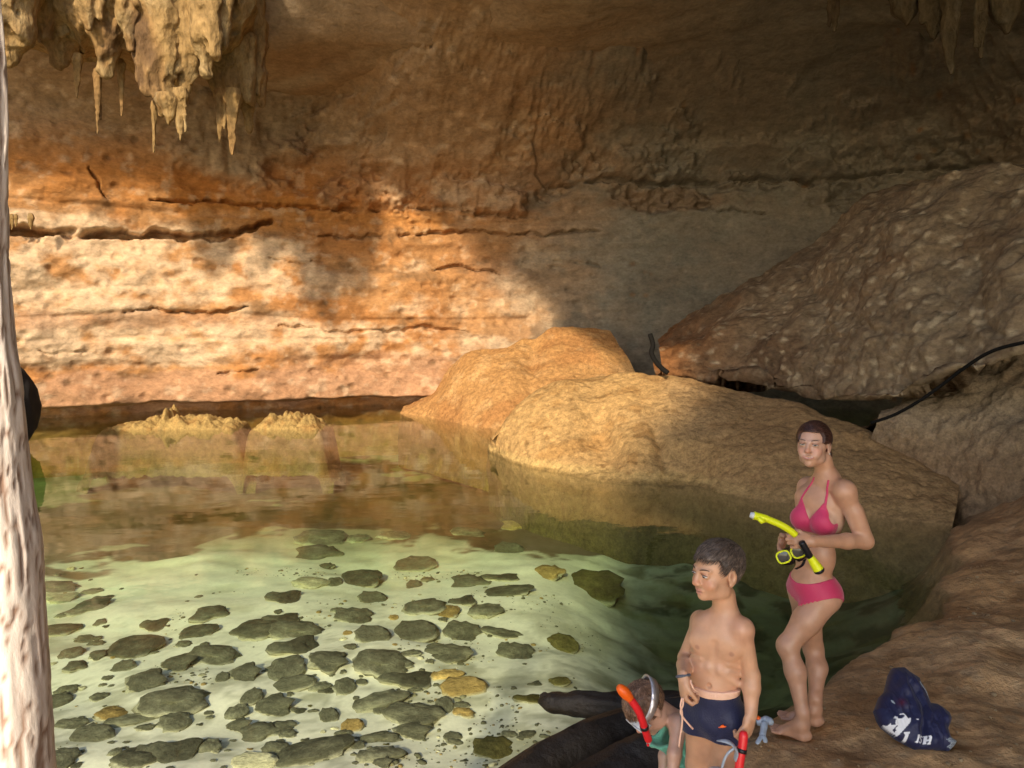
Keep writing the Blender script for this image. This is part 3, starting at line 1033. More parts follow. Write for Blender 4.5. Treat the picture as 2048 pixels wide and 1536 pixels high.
# ------------------------------------------------------------------ black hoses lying on the rock
M_HOSE = plain('black rubber hose', (.010, .009, .008), .9, spec=.1)
pts = catmull([at(1742, 846, 9.5), at(1790, 829, 9.3), at(1840, 801, 9.05), at(1885, 769, 8.85), at(1930, 735, 8.6), at(1985, 702, 8.3), at(2060, 682, 8.0), at(2200, 650, 7.6)], 60)
v_, f_ = tube(pts, .021, 10)
build('hose', v_, f_, M_HOSE, label='long black hose running up the rock below the flowstone', category='hose')
pts = catmull([at(1300, 668, 12.7), at(1306, 690, 12.65), at(1303, 706, 12.6), at(1312, 724, 12.55), at(1324, 737, 12.5), at(1336, 746, 12.45)], 40)
v_, f_ = tube(pts, .042, 10)
build('hose', v_, f_, M_HOSE, label='short curved black hose end above the large golden boulder', category='hose')

# ------------------------------------------------------------------ flowstone curtain and stalactites under the roof's edge
def hang_colour(P):
    a, b = fbm(P * [1.5, 1.5, .6], 4, 501), fbm(P * [5, 5, 2], 4, 503)
    return colour_mix((.30, .195, .08), [(smooth(-.1, .5, a) * .6, (.25, .14, .055)), (smooth(.1, .6, b) * .55, (.38, .28, .14)), (smooth(.4, .8, a) * .8, (.11, .065, .035))])


M_HANG = rock_mat('ribbed dripstone', 15.0, 1.0, .92, .045, .62, .15, (1, 1, .55))


def dripstone(px, top, bot, w, Y, seed, label, group=None, name='stalactite', tint=(1, 1, 1), kids=8, roof=True, slim=False):
    """a hanging cluster: one main drip and smaller ones fused round it, from photo row `top` down to row `bot`; w = half width in photo pixels"""
    a, b = at(px, top, Y), at(px, bot, Y)
    hw = w * Y / FPX
    ztop = max(a[2] + .3, 8.6) if roof else a[2] + .05
    H = a[2] - b[2]
    h = float(np.clip(hw / 7, .006, .024))
    F = Field((a[0] - hw * 1.7, a[1] - hw * 1.5, b[2] - .06 - .45 * hw), (a[0] + hw * 1.7, a[1] + hw * 1.5, ztop + .05), h)
    F.g[:] = .3
    r_ = np.random.default_rng(seed)
    k = max(.25 * hw, .006)
    up = np.array([a[0], a[1], ztop])
    F.cone(up, a, hw * (1.0 if roof else .8), hw * .95, k)
    mid = a * .45 + b * .55 + np.array([r_.uniform(-.15, .15) * hw, 0, 0])
    F.cone(a, mid, hw * .85, hw * (.42 if slim else .55), k)
    F.cone(mid, b + [r_.uniform(-.1, .1) * hw, 0, .03], hw * (.42 if slim else .55), max(hw * .12, .008), k)
    for i in range(kids):
        an = r_.uniform(0, 2 * math.pi)
        o = np.array([math.cos(an), math.sin(an) * .8, 0]) * hw * r_.uniform(.45, .95)
        p0 = a + o * .9
        L = H * r_.uniform(.25, .85)
        p1 = p0 - np.array([0, 0, L]) - o * r_.uniform(0, .25)
        F.cone(p0 + [0, 0, .1], p1, hw * r_.uniform(.28, .5), hw * r_.uniform(.05, .22), k * .5)
    near = np.abs(F.g) < max(.5 * hw, 4 * h)
    I = np.stack(np.nonzero(near), 1)
    P = np.stack([F.ax[j][I[:, j]] for j in range(3)], 1).astype(float)
    F.g[near] += (hw * (.10 * fbm(P * [6, 6, 3.2] / 1.0, 4, seed) - .13 * fbm(P * np.array([1, 1, .7]) * min(1.1 / hw, 14), 3, seed + 3, .55, True))).astype(np.float32)
    V, f = surface(F.g, F.ax)
    o = build(name, V, f, M_HANG, col=hang_colour(V) * np.array(tint), label=label, category='stalactite')
    if group:
        o['group'] = group
    return o


P_, f_ = crust()
build('dripstone_crust', P_, f_, M_HANG, col=hang_colour(P_), label='thick tan dripstone crust on the roof edge behind the hanging stalactites', category='flowstone')
GS = 'stalactites under the edge of the roof'
big = [
    (18, -40, 128, 62, 12.4, .9, 'fat yellow stalactite at the top corner above the tree trunk'),
    (85, -40, 74, 50, 13.2, .9, 'stubby yellow stalactite beside the fat corner stalactite'),
    (128, -40, 128, 66, 13.7, .9, 'grey brown stalactite lump set back behind the yellow ones'),
    (178, -40, 60, 30, 12.5, .9, 'pale lobed stalactite hanging over the broad ragged one'),
    (215, -40, 145, 60, 13.0, 1.0, 'broad ragged stalactite left of the wide curtain'),
    (262, -40, 100, 36, 12.5, .9, 'narrow pale stalactite over the edge of the wide curtain'),
    (322, -40, 228, 46, 12.7, .95, 'longest broad tan stalactite curtain hanging in front of the back wall'),
    (372, -40, 200, 50, 12.9, .9, 'rounded tan stalactite beside the longest broad curtain'),
    (415, -40, 148, 46, 12.7, 1.0, 'bulging tan stalactite at the ceiling edge'),
    (300, -40, 120, 60, 13.0, 1.0, 'wide tan stalactite lump above the longest curtain'),
    (468, 95, 235, 36, 14.0, .7, 'brown ribbed stalactite column right of the tan group'),
    (497, 60, 262, 30, 14.3, .7, 'rightmost brown stalactite column fading into the grey wall'),
    (440, 120, 200, 34, 14.0, .8, 'short brown stalactite against the ribbed column'),
]
for i, (px, a_, b_, w_, Y_, bl, lab) in enumerate(big):
    dripstone(px, a_, b_, w_, Y_, 510 + 13 * i, lab, GS)
thin = [
    (362, 190, 282, 13, 12.6, .9, 'small orange carrot shaped stalactite tip under the tan group'),
    (465, 190, 312, 16, 13.5, .55, 'long thin drip hanging off the brown ribbed column'),
    (440, 190, 285, 12, 13.7, .5, 'thin drip beside the long drip of the ribbed column'),
    (195, 150, 270, 9, 13.2, .5, 'thin twisted stalactite over the dark hollow'),
    (243, 130, 235, 8, 13.4, .5, 'straight thin stalactite right of the twisted one'),
    (308, 215, 308, 6, 13.0, .5, 'needle thin stalactite below the longest broad curtain'),
    (155, 120, 205, 10, 13.5, .6, 'thin stalactite left of the twisted one'),
    (335, 200, 250, 22, 12.55, .5, 'ragged lower lobe of stalactite under the longest curtain'),
    (290, 110, 185, 22, 12.7, .5, 'short knobbed stalactite between broad ragged one and curtain'),
]
for i, (px, a_, b_, w_, Y_, bl, lab) in enumerate(thin):
    dripstone(px, a_, b_, w_, Y_, 700 + 13 * i, lab, GS, kids=2, roof=False, slim=True)
far = [(1903, -30, 150, 22, 11.6, 'pale grey pointed stalactite at the upper right'), (1963, -30, 118, 15, 11.4, 'slim grey stalactite right of the pale pointed one'),
       (1868, -30, 80, 28, 12, 'blunt grey stalactite left of the pale pointed one'), (1668, -30, 66, 12, 12.4, 'tiny pale stalactite tip on the dark ceiling'),
       (1815, -30, 52, 34, 12.4, 'low grey stalactite lump on the dark ceiling'), (2020, -30, 62, 40, 11.4, 'wide grey stalactite in the dark upper right corner')]
for i, (px, a_, b_, w_, Y_, lab) in enumerate(far):
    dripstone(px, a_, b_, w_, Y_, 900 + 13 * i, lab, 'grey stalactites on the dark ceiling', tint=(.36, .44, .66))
for i, (px, b_, w_) in enumerate([(18, 459, 5), (24, 462, 4), (62, 461, 6), (32, 456, 4)]):
    d_ = dripstone(px, 436, b_, w_, 15.85, 1100 + 13 * i, ('leftmost', 'second from left', 'rightmost', 'third from left')[i] + ' tiny pale stalactite in the ledge crack beside the tree trunk', 'drips in the ledge crack', kids=0, roof=False)

# ------------------------------------------------------------------ bodies grown from one distance field each
def cloth(Fd, lo, hi, region, t=0.004, lift=None, thin=0.005, src=None):
    """garment: a skin lifted t off the body (or off src, the body without its arms) wherever region(X, Y, Z) < 0"""
    b = Fd.block(np.asarray(lo), np.asarray(hi), 0.0)
    X, Y, Z = Fd.coords(b)
    G_ = (Fd.g if src is None else src)[b]
    g = G_ - t
    if lift is not None:
        g = g - lift(X, Y, Z)
    d = np.maximum(np.maximum(g, -(G_ + thin)), region(X, Y, Z))
    return surface(d.astype(np.float32), Fd.ax, b)


def unit(v):
    v = np.asarray(v, float)
    return v / np.linalg.norm(v)


def frame(fwd, up):
    """rows: person's left, forward, up"""
    f = unit(fwd)
    u = unit(np.asarray(up, float) - f * (np.asarray(up, float) @ f))
    return np.stack([np.cross(u, f), f, u])


class Head:
    def __init__(self, c, fwd, up, s, child=False):
        self.c, self.M, self.s, self.child = np.asarray(c, float), frame(fwd, up), s, child

    def w(self, x, y, z):
        return self.c + self.s * (np.array([x, y, z]) @ self.M)

    def local(self, P):
        return ((np.asarray(P) - self.c) @ self.M.T) / self.s

    def grow(self, F):
        s, M, w_ = self.s, self.M, self.w
        E = lambda x, y, z, rx, ry, rz, k=.015, op='+': F.ell(w_(x, y, z), np.array([rx, ry, rz]) * s, M, k * s, op)
        Cn = lambda a, b, ra, rb, k=.01, op='+': F.cone(w_(*a), w_(*b), ra * s, rb * s, k * s, op=op)
        ch = self.child
        E(0, -.012, .030, .073, .094, .083)
        E(0, .030, -.026, .058, .058, .080 if not ch else .072, .03)
        E(0, .044, -.074 if not ch else -.066, .040, .040, .034, .03)
        E(0, .076, -.097 if not ch else -.086, .017, .013, .013, .02)
        for sx in (-1, 1):
            E(sx * .036, .062, -.034, .022 if not ch else .027, .022, .022, .02)
            E(sx * .046, .010, -.070, .016, .034, .026, .025)
            E(sx * .031, .094, .006, .017, .015, .0125, .012, '-')
            E(sx * .032, .076, .004, .0150, .0150, .0135, .003)
            Cn((sx * .016, .086, .022), (sx * .046, .071, .024), .0075, .006, .012)
            E(sx * .0115, .098, -.030, .0085, .010, .0075, .008)
            E(sx * .076, -.012, -.006, .009, .021, .032, .006)
            E(sx * .084, -.006, -.004, .006, .010, .017, .005, '-')
            E(sx * .075, -.004, -.036, .007, .010, .009, .006)
        nose = .118 if not ch else .112
        Cn((0, .088, .014), (0, nose - .010, -.021), .0085, .0115, .012)
        E(0, nose - .007, -.026, .0115, .012, .0095, .008)
        Cn((-.017, .087, -.0565), (.017, .087, -.0565), .0062, .0062, .006)
        E(0, .0925, -.0555, .014, .008, .0058, .005)
        E(0, .0895, -.0680, .0165, .0085, .0055 if not ch else .0065, .006)
        if ch:
            Cn((-.017, .0955, -.0618), (.017, .0955, -.0618), .0022, .0022, .004, '-')
        else:
            for sx in (-1, 1):
                Cn((0, .0965, -.0625), (sx * .025, .0855, -.0575), .0022, .0020, .004, '-')
                E(sx * .030, .074, -.054, .012, .012, .012, .02)

    def paint(self, P, col, lip=(.50, .17, .14)):
        q_ = self.local(P)
        near = (np.abs(q_[:, 0]) < .1) & (np.abs(q_[:, 1]) < .14) & (np.abs(q_[:, 2]) < .14)

        def spot(x, y, z, r, c, a):
            d = np.sqrt(((q_[:, 0] - x) / r[0]) ** 2 + ((q_[:, 1] - y) / .03) ** 2 + ((q_[:, 2] - z) / r[1]) ** 2)
            k = (a * smooth(1.25, .65, d) * near)[:, None]
            col[:] = col * (1 - k) + np.array(c) * k
        red = col[near].mean(0) * np.array([1.06, .80, .74]) if near.any() else np.array([.5, .25, .2])
        for sx in (-1, 1):
            spot(sx * .038, .07, -.03, (.026, .022), red, .55)
            spot(sx * .031, .09, .014, (.019, .006), red * .75, .5)
        spot(0, .108, -.024, (.018, .016), red, .7)
        for sx in (-1, 1):
            k = (.6 * smooth(.017, .007, np.sqrt(((q_[:, 1] + .006) / .6) ** 2 + q_[:, 2] ** 2)) * (sx * q_[:, 0] > .068))[:, None]  # ear hollow painted redder and darker, its shade kept in the colour
            col[:] = col * (1 - k) + k * red * .6
        if not self.child:
            for x in np.linspace(-.024, .024, 9):
                spot(x, .093, -.0635 + 9.5 * x * x, (.007, .0064), lip, .6)
                spot(x * .8, .096, -.0612 + 9.5 * (x * .8) ** 2, (.0055, .0024), (.80, .70, .64), .8)
            return col
        spot(0, .095, -.0555, (.021, .0055), lip, .75)
        spot(0, .095, -.067, (.019, .0065), lip, .7)
        spot(0, .095, -.0615, (.021, .0022), np.array(lip) * .4, .8)
        return col

    def extras(self, root, brow=(.05, .03, .018), iris=(.10, .13, .14), look=(0, 1, 0)):
        look = unit(look)
        for sx in (-1, 1):
            c = self.w(sx * .0315, .0775, .004)
            n, m = 22, 16
            A, B = np.meshgrid(np.linspace(0, 2 * math.pi, n, endpoint=False), np.linspace(0.02, math.pi - .02, m), indexing='ij')
            U = np.stack([np.cos(A) * np.sin(B), np.cos(B), np.sin(A) * np.sin(B)], -1).reshape(-1, 3)
            R_ = np.array([.0145, .0158, .0068])
            V = c + self.s * ((U * R_) @ self.M)
            d = np.linalg.norm(U - unit(look), axis=1)
            cl = colour_mix((.62, .58, .54), [(smooth(.62, .52, d), iris), (smooth(.30, .24, d), (.01, .01, .01))])
            build('eye', V, gridfaces(n, m, True), M_EYE, root, col=cl)
            pts = [self.w(sx * x, y, z) for x, y, z in ((.014, .0925, .0250), (.025, .0905, .0290), (.038, .0840, .0305), (.049, .0725, .0265))]
            V, Fc = tube(catmull(pts, 14), np.array([.0024 * self.s * (1 - .6 * abs(i / 13 - .35)) for i in range(14)]), 8)
            build('eyebrow', V, Fc, plain('brow hair', brow, .8), root)
            pts = [self.w(sx * x, y, z) for x, y, z in ((.0185, .089, .0085), (.026, .0945, .0118), (.036, .0935, .0118), (.0465, .083, .0065))]
            V, Fc = tube(catmull(pts, 12), .0013 * self.s, 6)
            build('eyelash', V, Fc, plain('lash', (.03, .018, .012), .8), root)


def hand(F, wrist, dirn, nrm, thumb, curl=(40, 45, 30), s=1.0, spread=.0, thumb_pose=((.35, .8, .25), (.7, .35, .5)), wr=.026, lens=(.072, .080, .074, .058)):
    """palm, four fingers of three bones each and a thumb; palm faces nrm, thumb side is thumb"""
    d = unit(dirn)
    n_ = unit(np.asarray(nrm) - d * (np.asarray(nrm) @ d))
    t = unit(np.asarray(thumb, float) - d * (np.asarray(thumb) @ d) - n_ * (np.asarray(thumb) @ n_))
    W = np.asarray(wrist, float)
    F.cone(W - d * .01 * s, W + d * .03 * s, wr * s * .95, .027 * s, .012, (n_, .62))
    F.ell(W + d * .050 * s, np.array([.036, .044, .0155]) * s, np.stack([t, d, n_]), .012)
    F.ell(W + d * .032 * s + t * .022 * s + n_ * .008 * s, np.array([.016, .030, .014]) * s, np.stack([t, unit(d + .4 * t), n_]), .012)
    tips = []
    for i in range(4):
        off = (.0285 - .019 * i)
        p = W + d * (.086 - .004 * abs(i - 1.2) ** 1.3) * s + t * off * s
        ang = 0.0
        L = lens[i] * s
        r = (.0092 - .0007 * max(0, i - 1)) * s
        for j, fr_ in enumerate((.46, .30, .24)):
            ang += R(curl[j] + (4 * i if j == 0 else 0))
            dd = math.cos(ang) * d + math.sin(ang) * n_ + spread * (1.5 - i) * t * .3
            q_ = p + dd * L * fr_
            F.cone(p, q_, r, r * .93, .0035 if j else .006)
            p = q_
            r *= .93
        tips.append(p)
    p = W + d * .022 * s + t * .028 * s
    r = .0115 * s
    for (a_, b_, c_), L in zip(thumb_pose, (.042, .034)):
        dd = unit(a_ * d + b_ * t + c_ * n_)
        q_ = p + dd * L * s
        F.cone(p, q_, r, r * .86, .006)
        p, r = q_, r * .88
    return tips


def foot(F, ankle, heel, toe, up=(0, 0, 1), s=1.0):
    """heel and toe lie on the sole line; ankle joint above"""
    heel, toe, ankle = (np.asarray(v_, float) for v_ in (heel, toe, ankle))
    d = unit(toe - heel)
    u = np.array([0, 0, 1.0])
    side_ = np.cross(u, d)
    L = np.linalg.norm(toe - heel)
    F.ell(heel + d * .028 * s + u * .026 * s, np.array([.027, .032, .026]) * s, np.stack([side_, d, u]), .02)
    F.cone(ankle, heel + d * .05 * s + u * .04 * s, .032 * s, .032 * s, .03)
    F.cone(ankle + d * .012 * s - u * .01 * s, heel + d * (L * .66) + u * .022 * s, .033 * s, .021 * s, .025, (side_, 1.25))
    F.cone(heel + d * .04 * s + u * .018 * s, heel + d * (L * .74) + u * .014 * s, .022 * s, .015 * s, .02, (side_, 1.6))
    for i in range(5):
        o_ = (i - 2) * .0155 * s
        a_ = heel + d * (L * .72) + side_ * o_ * 1.0 + u * .012 * s
        b_ = heel + d * (L * (1.0 - .028 * abs(i - (1 if True else 0)) ** 1.25)) + side_ * o_ * 1.1 + u * .009 * s
        F.cone(a_, b_, .0095 * s, (.0105 if i == 0 else .0078) * s, .006)


def skin_mat(name):
    m, n, b, L = new_mat(name)
    at_ = n.nodes.new('ShaderNodeAttribute')
    at_.attribute_name = 'Col'
    tc = n.nodes.new('ShaderNodeTexCoord')
    nz = n.nodes.new('ShaderNodeTexNoise')
    nz.inputs['Scale'].default_value = 22
    nz.inputs['Detail'].default_value = 6
    L(tc.outputs['Object'], nz.inputs['Vector'])
    mr = n.nodes.new('ShaderNodeMapRange')
    mr.inputs[3].default_value = .78
    mr.inputs[4].default_value = 1.22
    L(nz.outputs['Fac'], mr.inputs[0])
    ml = n.nodes.new('ShaderNodeMix')
    ml.data_type = 'RGBA'
    ml.blend_type = 'MULTIPLY'
    ml.inputs[0].default_value = 1
    L(at_.outputs['Color'], ml.inputs[6])
    L(mr.outputs[0], ml.inputs[7])
    L(ml.outputs[2], b.inputs['Base Color'])
    b.inputs['Roughness'].default_value = .36
    b.inputs['Specular IOR Level'].default_value = .5
    n3 = n.nodes.new('ShaderNodeTexNoise')
    n3.inputs['Scale'].default_value = 130
    n3.inputs['Detail'].default_value = 5
    L(tc.outputs['Object'], n3.inputs['Vector'])
    bp = n.nodes.new('ShaderNodeBump')
    bp.inputs['Strength'].default_value = .25
    bp.inputs['Distance'].default_value = .003
    L(n3.outputs['Fac'], bp.inputs['Height'])
    L(bp.outputs[0], b.inputs['Normal'])
    b.inputs['Subsurface Weight'].default_value = .12
    b.inputs['Subsurface Radius'].default_value = (.012, .005, .003)
    b.inputs['Subsurface Scale'].default_value = .6
    return m


def col_mat(name, rough=.4, spec=.5, bump=0, bscale=40, stretch=(1, 1, 1), sheen=0):
    m, n, b, L = new_mat(name)
    at_ = n.nodes.new('ShaderNodeAttribute')
    at_.attribute_name = 'Col'
    L(at_.outputs['Color'], b.inputs['Base Color'])
    b.inputs['Roughness'].default_value = rough
    b.inputs['Specular IOR Level'].default_value = spec
    b.inputs['Sheen Weight'].default_value = sheen
    if bump:
        tc = n.nodes.new('ShaderNodeTexCoord')
        mp = n.nodes.new('ShaderNodeMapping')
        mp.inputs['Scale'].default_value = stretch
        L(tc.outputs['Object'], mp.inputs['Vector'])
        nz = n.nodes.new('ShaderNodeTexNoise')
        nz.inputs['Scale'].default_value = bscale
        nz.inputs['Detail'].default_value = 5
        L(mp.outputs[0], nz.inputs['Vector'])
        bp = n.nodes.new('ShaderNodeBump')
        bp.inputs['Strength'].default_value = bump
        bp.inputs['Distance'].default_value = .004
        L(nz.outputs['Fac'], bp.inputs['Height'])
        L(bp.outputs[0], b.inputs['Normal'])
    return m


M_SKIN = skin_mat('skin')
M_EYE = col_mat('eye', .15)
M_HAIR = col_mat('hair', .45, .4, .5, 90)


def hair_cap(H, root, F, colour, region, seed, grow=.010, name='hair', amp=.004, freq=(70, 16, 34), lobes=None, flow=None, strands=2600, slick=True, length=(.018, .042)):
    """hair as a shell over the skull inside region(local coords) < 0"""
    ext = .135 * H.s
    b = F.block(H.c - ext, H.c + ext, 0)
    X, Y, Z = F.coords(b)
    q_ = H.local(np.stack([X, Y, Z], -1).reshape(-1, 3))
    r = np.array([.073, .094, .083])
    def ell(p, c, r_):
        v_ = (p - c) / r_
        k0 = np.linalg.norm(v_, axis=1)
        return k0 * (k0 - 1) / np.maximum(np.linalg.norm(v_ / r_, axis=1), 1e-6)
    d = ell(q_, np.array([0, -.012, .030]), r) - grow
    if lobes is not None:
        d = np.minimum(d, lobes(q_, ell))
    near = np.abs(d) < .03
    nz_ = np.zeros(len(q_))
    nz_[near] = fbm(q_[near] * np.array(freq), 3, seed)
    nz2 = np.zeros(len(q_))
    nz2[near] = fbm(q_[near] * 22, 3, seed + 5)
    d = d - amp * nz_ - amp * .6 * nz2
    rg = region(q_) + .007 * nz_
    d = np.maximum(d, rg)
    V, Fc = surface((d * H.s).reshape(X.shape).astype(np.float32), F.ax, b)
    ql = H.local(V)
    nb_ = len(V)
    st = fbm(ql * np.array(freq) * 1.6, 4, seed + 9)
    cl = colour_mix(colour, [(smooth(-.1, .6, st) * .7, np.array(colour) * 2.6), (smooth(-.1, -.6, st) * .6, np.array(colour) * .5)])
    if flow is not None:
        # loose strands lying on the cap
        rs = np.random.default_rng(seed)
        rr_ = np.array([.073, .094, .083])
        ctr = np.array([0, -.012, .030])
        pk = ql[rs.integers(0, len(ql), strands)]
        lvl = np.linalg.norm((pk - ctr) / (rr_ + grow), axis=1)
        ln = rs.uniform(*length, strands)
        wd = rs.uniform(.0006, .0012, strands)
        steps = 6
        pts = [pk]
        p = pk
        jit = rs.normal(0, .22, (strands, 3))
        for k in range(steps - 1):
            n_ = (p - ctr) / rr_ ** 2
            n_ /= np.linalg.norm(n_, axis=1)[:, None]
            dv = flow(p) + jit
            dv -= n_ * (dv * n_).sum(1)[:, None]
            dv /= np.linalg.norm(dv, axis=1)[:, None] + 1e-9
            p = p + dv * (ln / (steps - 1))[:, None]
            lv = np.linalg.norm((p - ctr) / (rr_ + grow), axis=1)
            p = ctr + (p - ctr) * ((lvl + .016 * (k + 1) / steps * (1 + 2.0 * rs.random(strands) * (k > 2))) / np.maximum(lv, .3))[:, None] if slick else p + n_ * .0012
            pts.append(p)
        S_ = np.stack(pts, 1)
        tg_ = np.gradient(S_, axis=1)
        tg_ /= np.linalg.norm(tg_, axis=2)[..., None] + 1e-9
        nn_ = (S_ - ctr) / rr_ ** 2
        nn_ /= np.linalg.norm(nn_, axis=2)[..., None]
        sd_ = np.cross(tg_, nn_)
        tp = (wd[:, None] * np.linspace(1, .25, steps)[None])[..., None]
        W3 = np.stack([S_ - sd_ * tp, S_ + sd_ * tp, S_ + nn_ * tp * 1.6], 2)      # strands x steps x 3 x xyz
        VS = H.c + H.s * (W3.reshape(-1, 3) @ H.M)
        id_ = np.arange(strands * steps * 3).reshape(strands, steps, 3)
        fs = [np.stack([id_[:, :-1, j], id_[:, :-1, (j + 1) % 3], id_[:, 1:, (j + 1) % 3], id_[:, 1:, j]], -1).reshape(-1, 4) for j in range(3)]
        Fc = np.concatenate([Fc] + [f_ + nb_ for f_ in fs])
        V = np.vstack([V, VS])
        tone = np.repeat(rs.choice([.5, .9, 1.4, 2.2, 3.2], strands, p=[.2, .3, .25, .17, .08]), steps * 3)[:, None]
        cl = np.vstack([cl, np.clip(np.array(colour) * tone, 0, .5)])
    return build(name, V, Fc, M_HAIR, root, col=cl)


# ------------------------------------------------------------------ the woman
def woman():
    J = lambda px, py, Y: at(px, py, Y)
    h = .0036
    F = Field((.95, 3.30, .08), (1.95, 4.15, 1.83), h)
    gz = .155
    H = Head(J(1627, 889, 3.79), (-.60, -.78, .05), (.03, .08, 1), .985)
    H.grow(F)
    # trunk
    Tf = frame((-.78, -.62, 0), (.02, 0, 1))        # chest faces left and towards the camera
    Pf = frame((-.93, -.36, 0), (0, 0, 1))
    neck0, neck1 = J(1644, 915, 3.82), J(1654, 958, 3.83)
    F.cone(neck0, neck1, .048, .050, .02)
    F.cone(neck1 + [0, 0, .01], neck1 - [0, 0, .05], .050, .070, .03)
    shL, shR = J(1690, 985, 3.69), J(1616, 977, 3.955)
    mid = (shL + shR) / 2
    for s_ in (shL, shR):
        F.cone(neck1 - [0, 0, .012], s_ + [0, 0, .016], .044, .042, .05)
    rib = J(1640, 1028, 3.83)
    F.ell(rib, (.128, .092, .150), Tf, .03)
    F.ell(rib + [0, 0, .075], (.140, .078, .075), Tf, .04)
    wst = J(1630, 1110, 3.83)
    Wf = frame((-.88, -.48, 0), (0, 0, 1))
    F.ell(wst, (.112, .085, .135), Wf, .05)
    pel = J(1626, 1172, 3.84)
    F.ell(pel, (.132, .096, .100), Pf, .05)
    F.ell(pel - Pf[1] * .050 + Pf[0] * .056 - [0, 0, .032], (.076, .064, .078), Pf, .04)     # seat
    F.ell(pel - Pf[1] * .050 - Pf[0] * .056 - [0, 0, .032], (.076, .064, .078), Pf, .04)
    F.ell(pel + Pf[1] * .055 + [0, 0, .03], (.085, .052, .075), Pf, .04)
    br = []
    for sx in (1, -1):
        c = rib + Tf[1] * .072 + Tf[0] * .058 * sx + np.array([0, 0, -.022])
        F.ell(c, (.060, .055, .062), frame(Tf[1] + .25 * sx * Tf[0], (0, 0, 1)), .022)
        br.append(c)
    # collar bones
    for s_ in (shL, shR):
        F.cone(neck1 + Tf[1] * .050 - [0, 0, .038], s_ + Tf[1] * .030 + [0, 0, .008], .010, .012, .02)
    # legs
    hipL, hipR = pel + Pf[0] * .072 - [0, 0, .05], pel - Pf[0] * .072 - [0, 0, .05]
    knL, anL = J(1575, 1292, 3.75), J(1608, 1437, 3.72)
    knR, anR = J(1627, 1296, 3.93), J(1631, 1420, 3.92)
    heelL, toeL = ground(1622, 1484, gz), ground(1540, 1458, gz)
    heelR, toeR = ground(1647, 1452, gz), ground(1556, 1433, gz)
    anL = heelL + unit(toeL - heelL) * .045 + np.array([0, 0, .085])
    anR = heelR + unit(toeR - heelR) * .045 + np.array([0, 0, .085])
    for hp, kn, an, he, to, sg in ((hipL, knL, anL, heelL, toeL, 1), (hipR, knR, anR, heelR, toeR, -1)):
        F.cone(hp, hp * .55 + kn * .45, .081, .070, .04)
        F.cone(hp * .55 + kn * .45, kn, .072, .050, .03)
        fw = unit(to - he)
        F.ell(kn + fw * .014, (.036, .032, .046), frame(fw, (0, 0, 1)), .03)
        F.cone(kn, kn * .68 + an * .32 - fw * .016, .047, .051, .03)
        F.cone(kn * .68 + an * .32 - fw * .016, an + [0, 0, .05], .051, .031, .03)
        F.cone(an + [0, 0, .06], an, .033, .032, .02)
        foot(F, an, he, to)
    # navel
    nav = wst + Wf[1] * .088 - [0, 0, .03]
    F.ell(nav, (.006, .006, .010), Wf, .008, '-')
    bare = F.g.copy()
    # arms
    elL, wrL = J(1730, 1082, 3.66), J(1624, 1083, 3.53)
    F.ell(shL, (.050, .050, .056), None, .03)
    F.cone(shL, elL, .047, .038, .03)
    F.cone(shL * .6 + elL * .4 + [.008, -.005, 0], elL, .042, .037, .02)
    F.cone(elL, elL * .65 + wrL * .35, .037, .038, .02)
    F.cone(elL * .65 + wrL * .35, wrL, .038, .026, .02)
    elR, wrR = J(1603, 1072, 4.02), J(1566, 1079, 3.80)
    F.ell(shR, (.050, .050, .056), None, .03)
    F.cone(shR, elR, .046, .037, .03)
    F.cone(elR, wrR, .038, .026, .02)
    hand(F, wrL, (-1, -.02, .0), (.05, .9, -.2), (0, .15, 1), (38, 70, 45), 1.0, thumb_pose=((.75, .45, .35), (.8, -.1, .6)))
    hand(F, wrR, J(1552, 1120, 3.68) - wrR, (.75, -.45, .1), (.3, -.7, .6), (20, 38, 34), 1.0, .25)
    V, Fc = surface(F.g, F.ax)
    base = np.array([(heelL[0] + heelR[0]) / 2, (heelL[1] + heelR[1]) / 2, gz])
    root = thing('person', base, 'woman in a pink bikini standing on the rocky shore holding yellow snorkel gear', 'person')
    n_ = fbm(V * 6, 4, 1201)
    col = colour_mix((.525, .285, .175), [(smooth(0, .6, n_) * .5, (.60, .34, .225)), (smooth(1.0, .35, V[:, 2]) * .45, (.42, .225, .145))])
    face = smooth(.12, .10, np.linalg.norm((V - H.c), axis=1))
    col = col * (1 - .5 * face[:, None]) + .5 * face[:, None] * np.array((.60, .39, .31))
    # untanned skin at the side of the bikini cup
    pale = smooth(.10, .03, np.linalg.norm((V - (br[0] + Tf[0] * .075 - Tf[1] * .02)) / np.array([.9, .9, 1.2]), axis=1))
    col = col * (1 - .55 * pale[:, None]) + .55 * pale[:, None] * np.array((.66, .50, .38))
    H.paint(V, col, (.46, .15, .14))
    build('body', V, Fc, M_SKIN, root, col=col)
    H.extras(root, brow=(.12, .07, .045), iris=(.12, .12, .11), look=(.16, 1, .12))

    def region(q_):
        top_ = .062 - q_[:, 2] + .55 * np.abs(q_[:, 0]) ** 1.0 * 0
        back_ = np.where(q_[:, 2] > .014, q_[:, 1] - (.052 - .1 * (q_[:, 2] - .05)), q_[:, 1] + .024 + .4 * np.clip(.018 - q_[:, 2], 0, .02))
        r_ = np.minimum(.070 - q_[:, 2] + .20 * (q_[:, 1] - .06), back_)
        return np.maximum(r_, np.maximum(-.105 - q_[:, 2], np.where(q_[:, 2] < .012, (-.02 - q_[:, 2]) + (q_[:, 1] + .030) * 1.4, -1)))
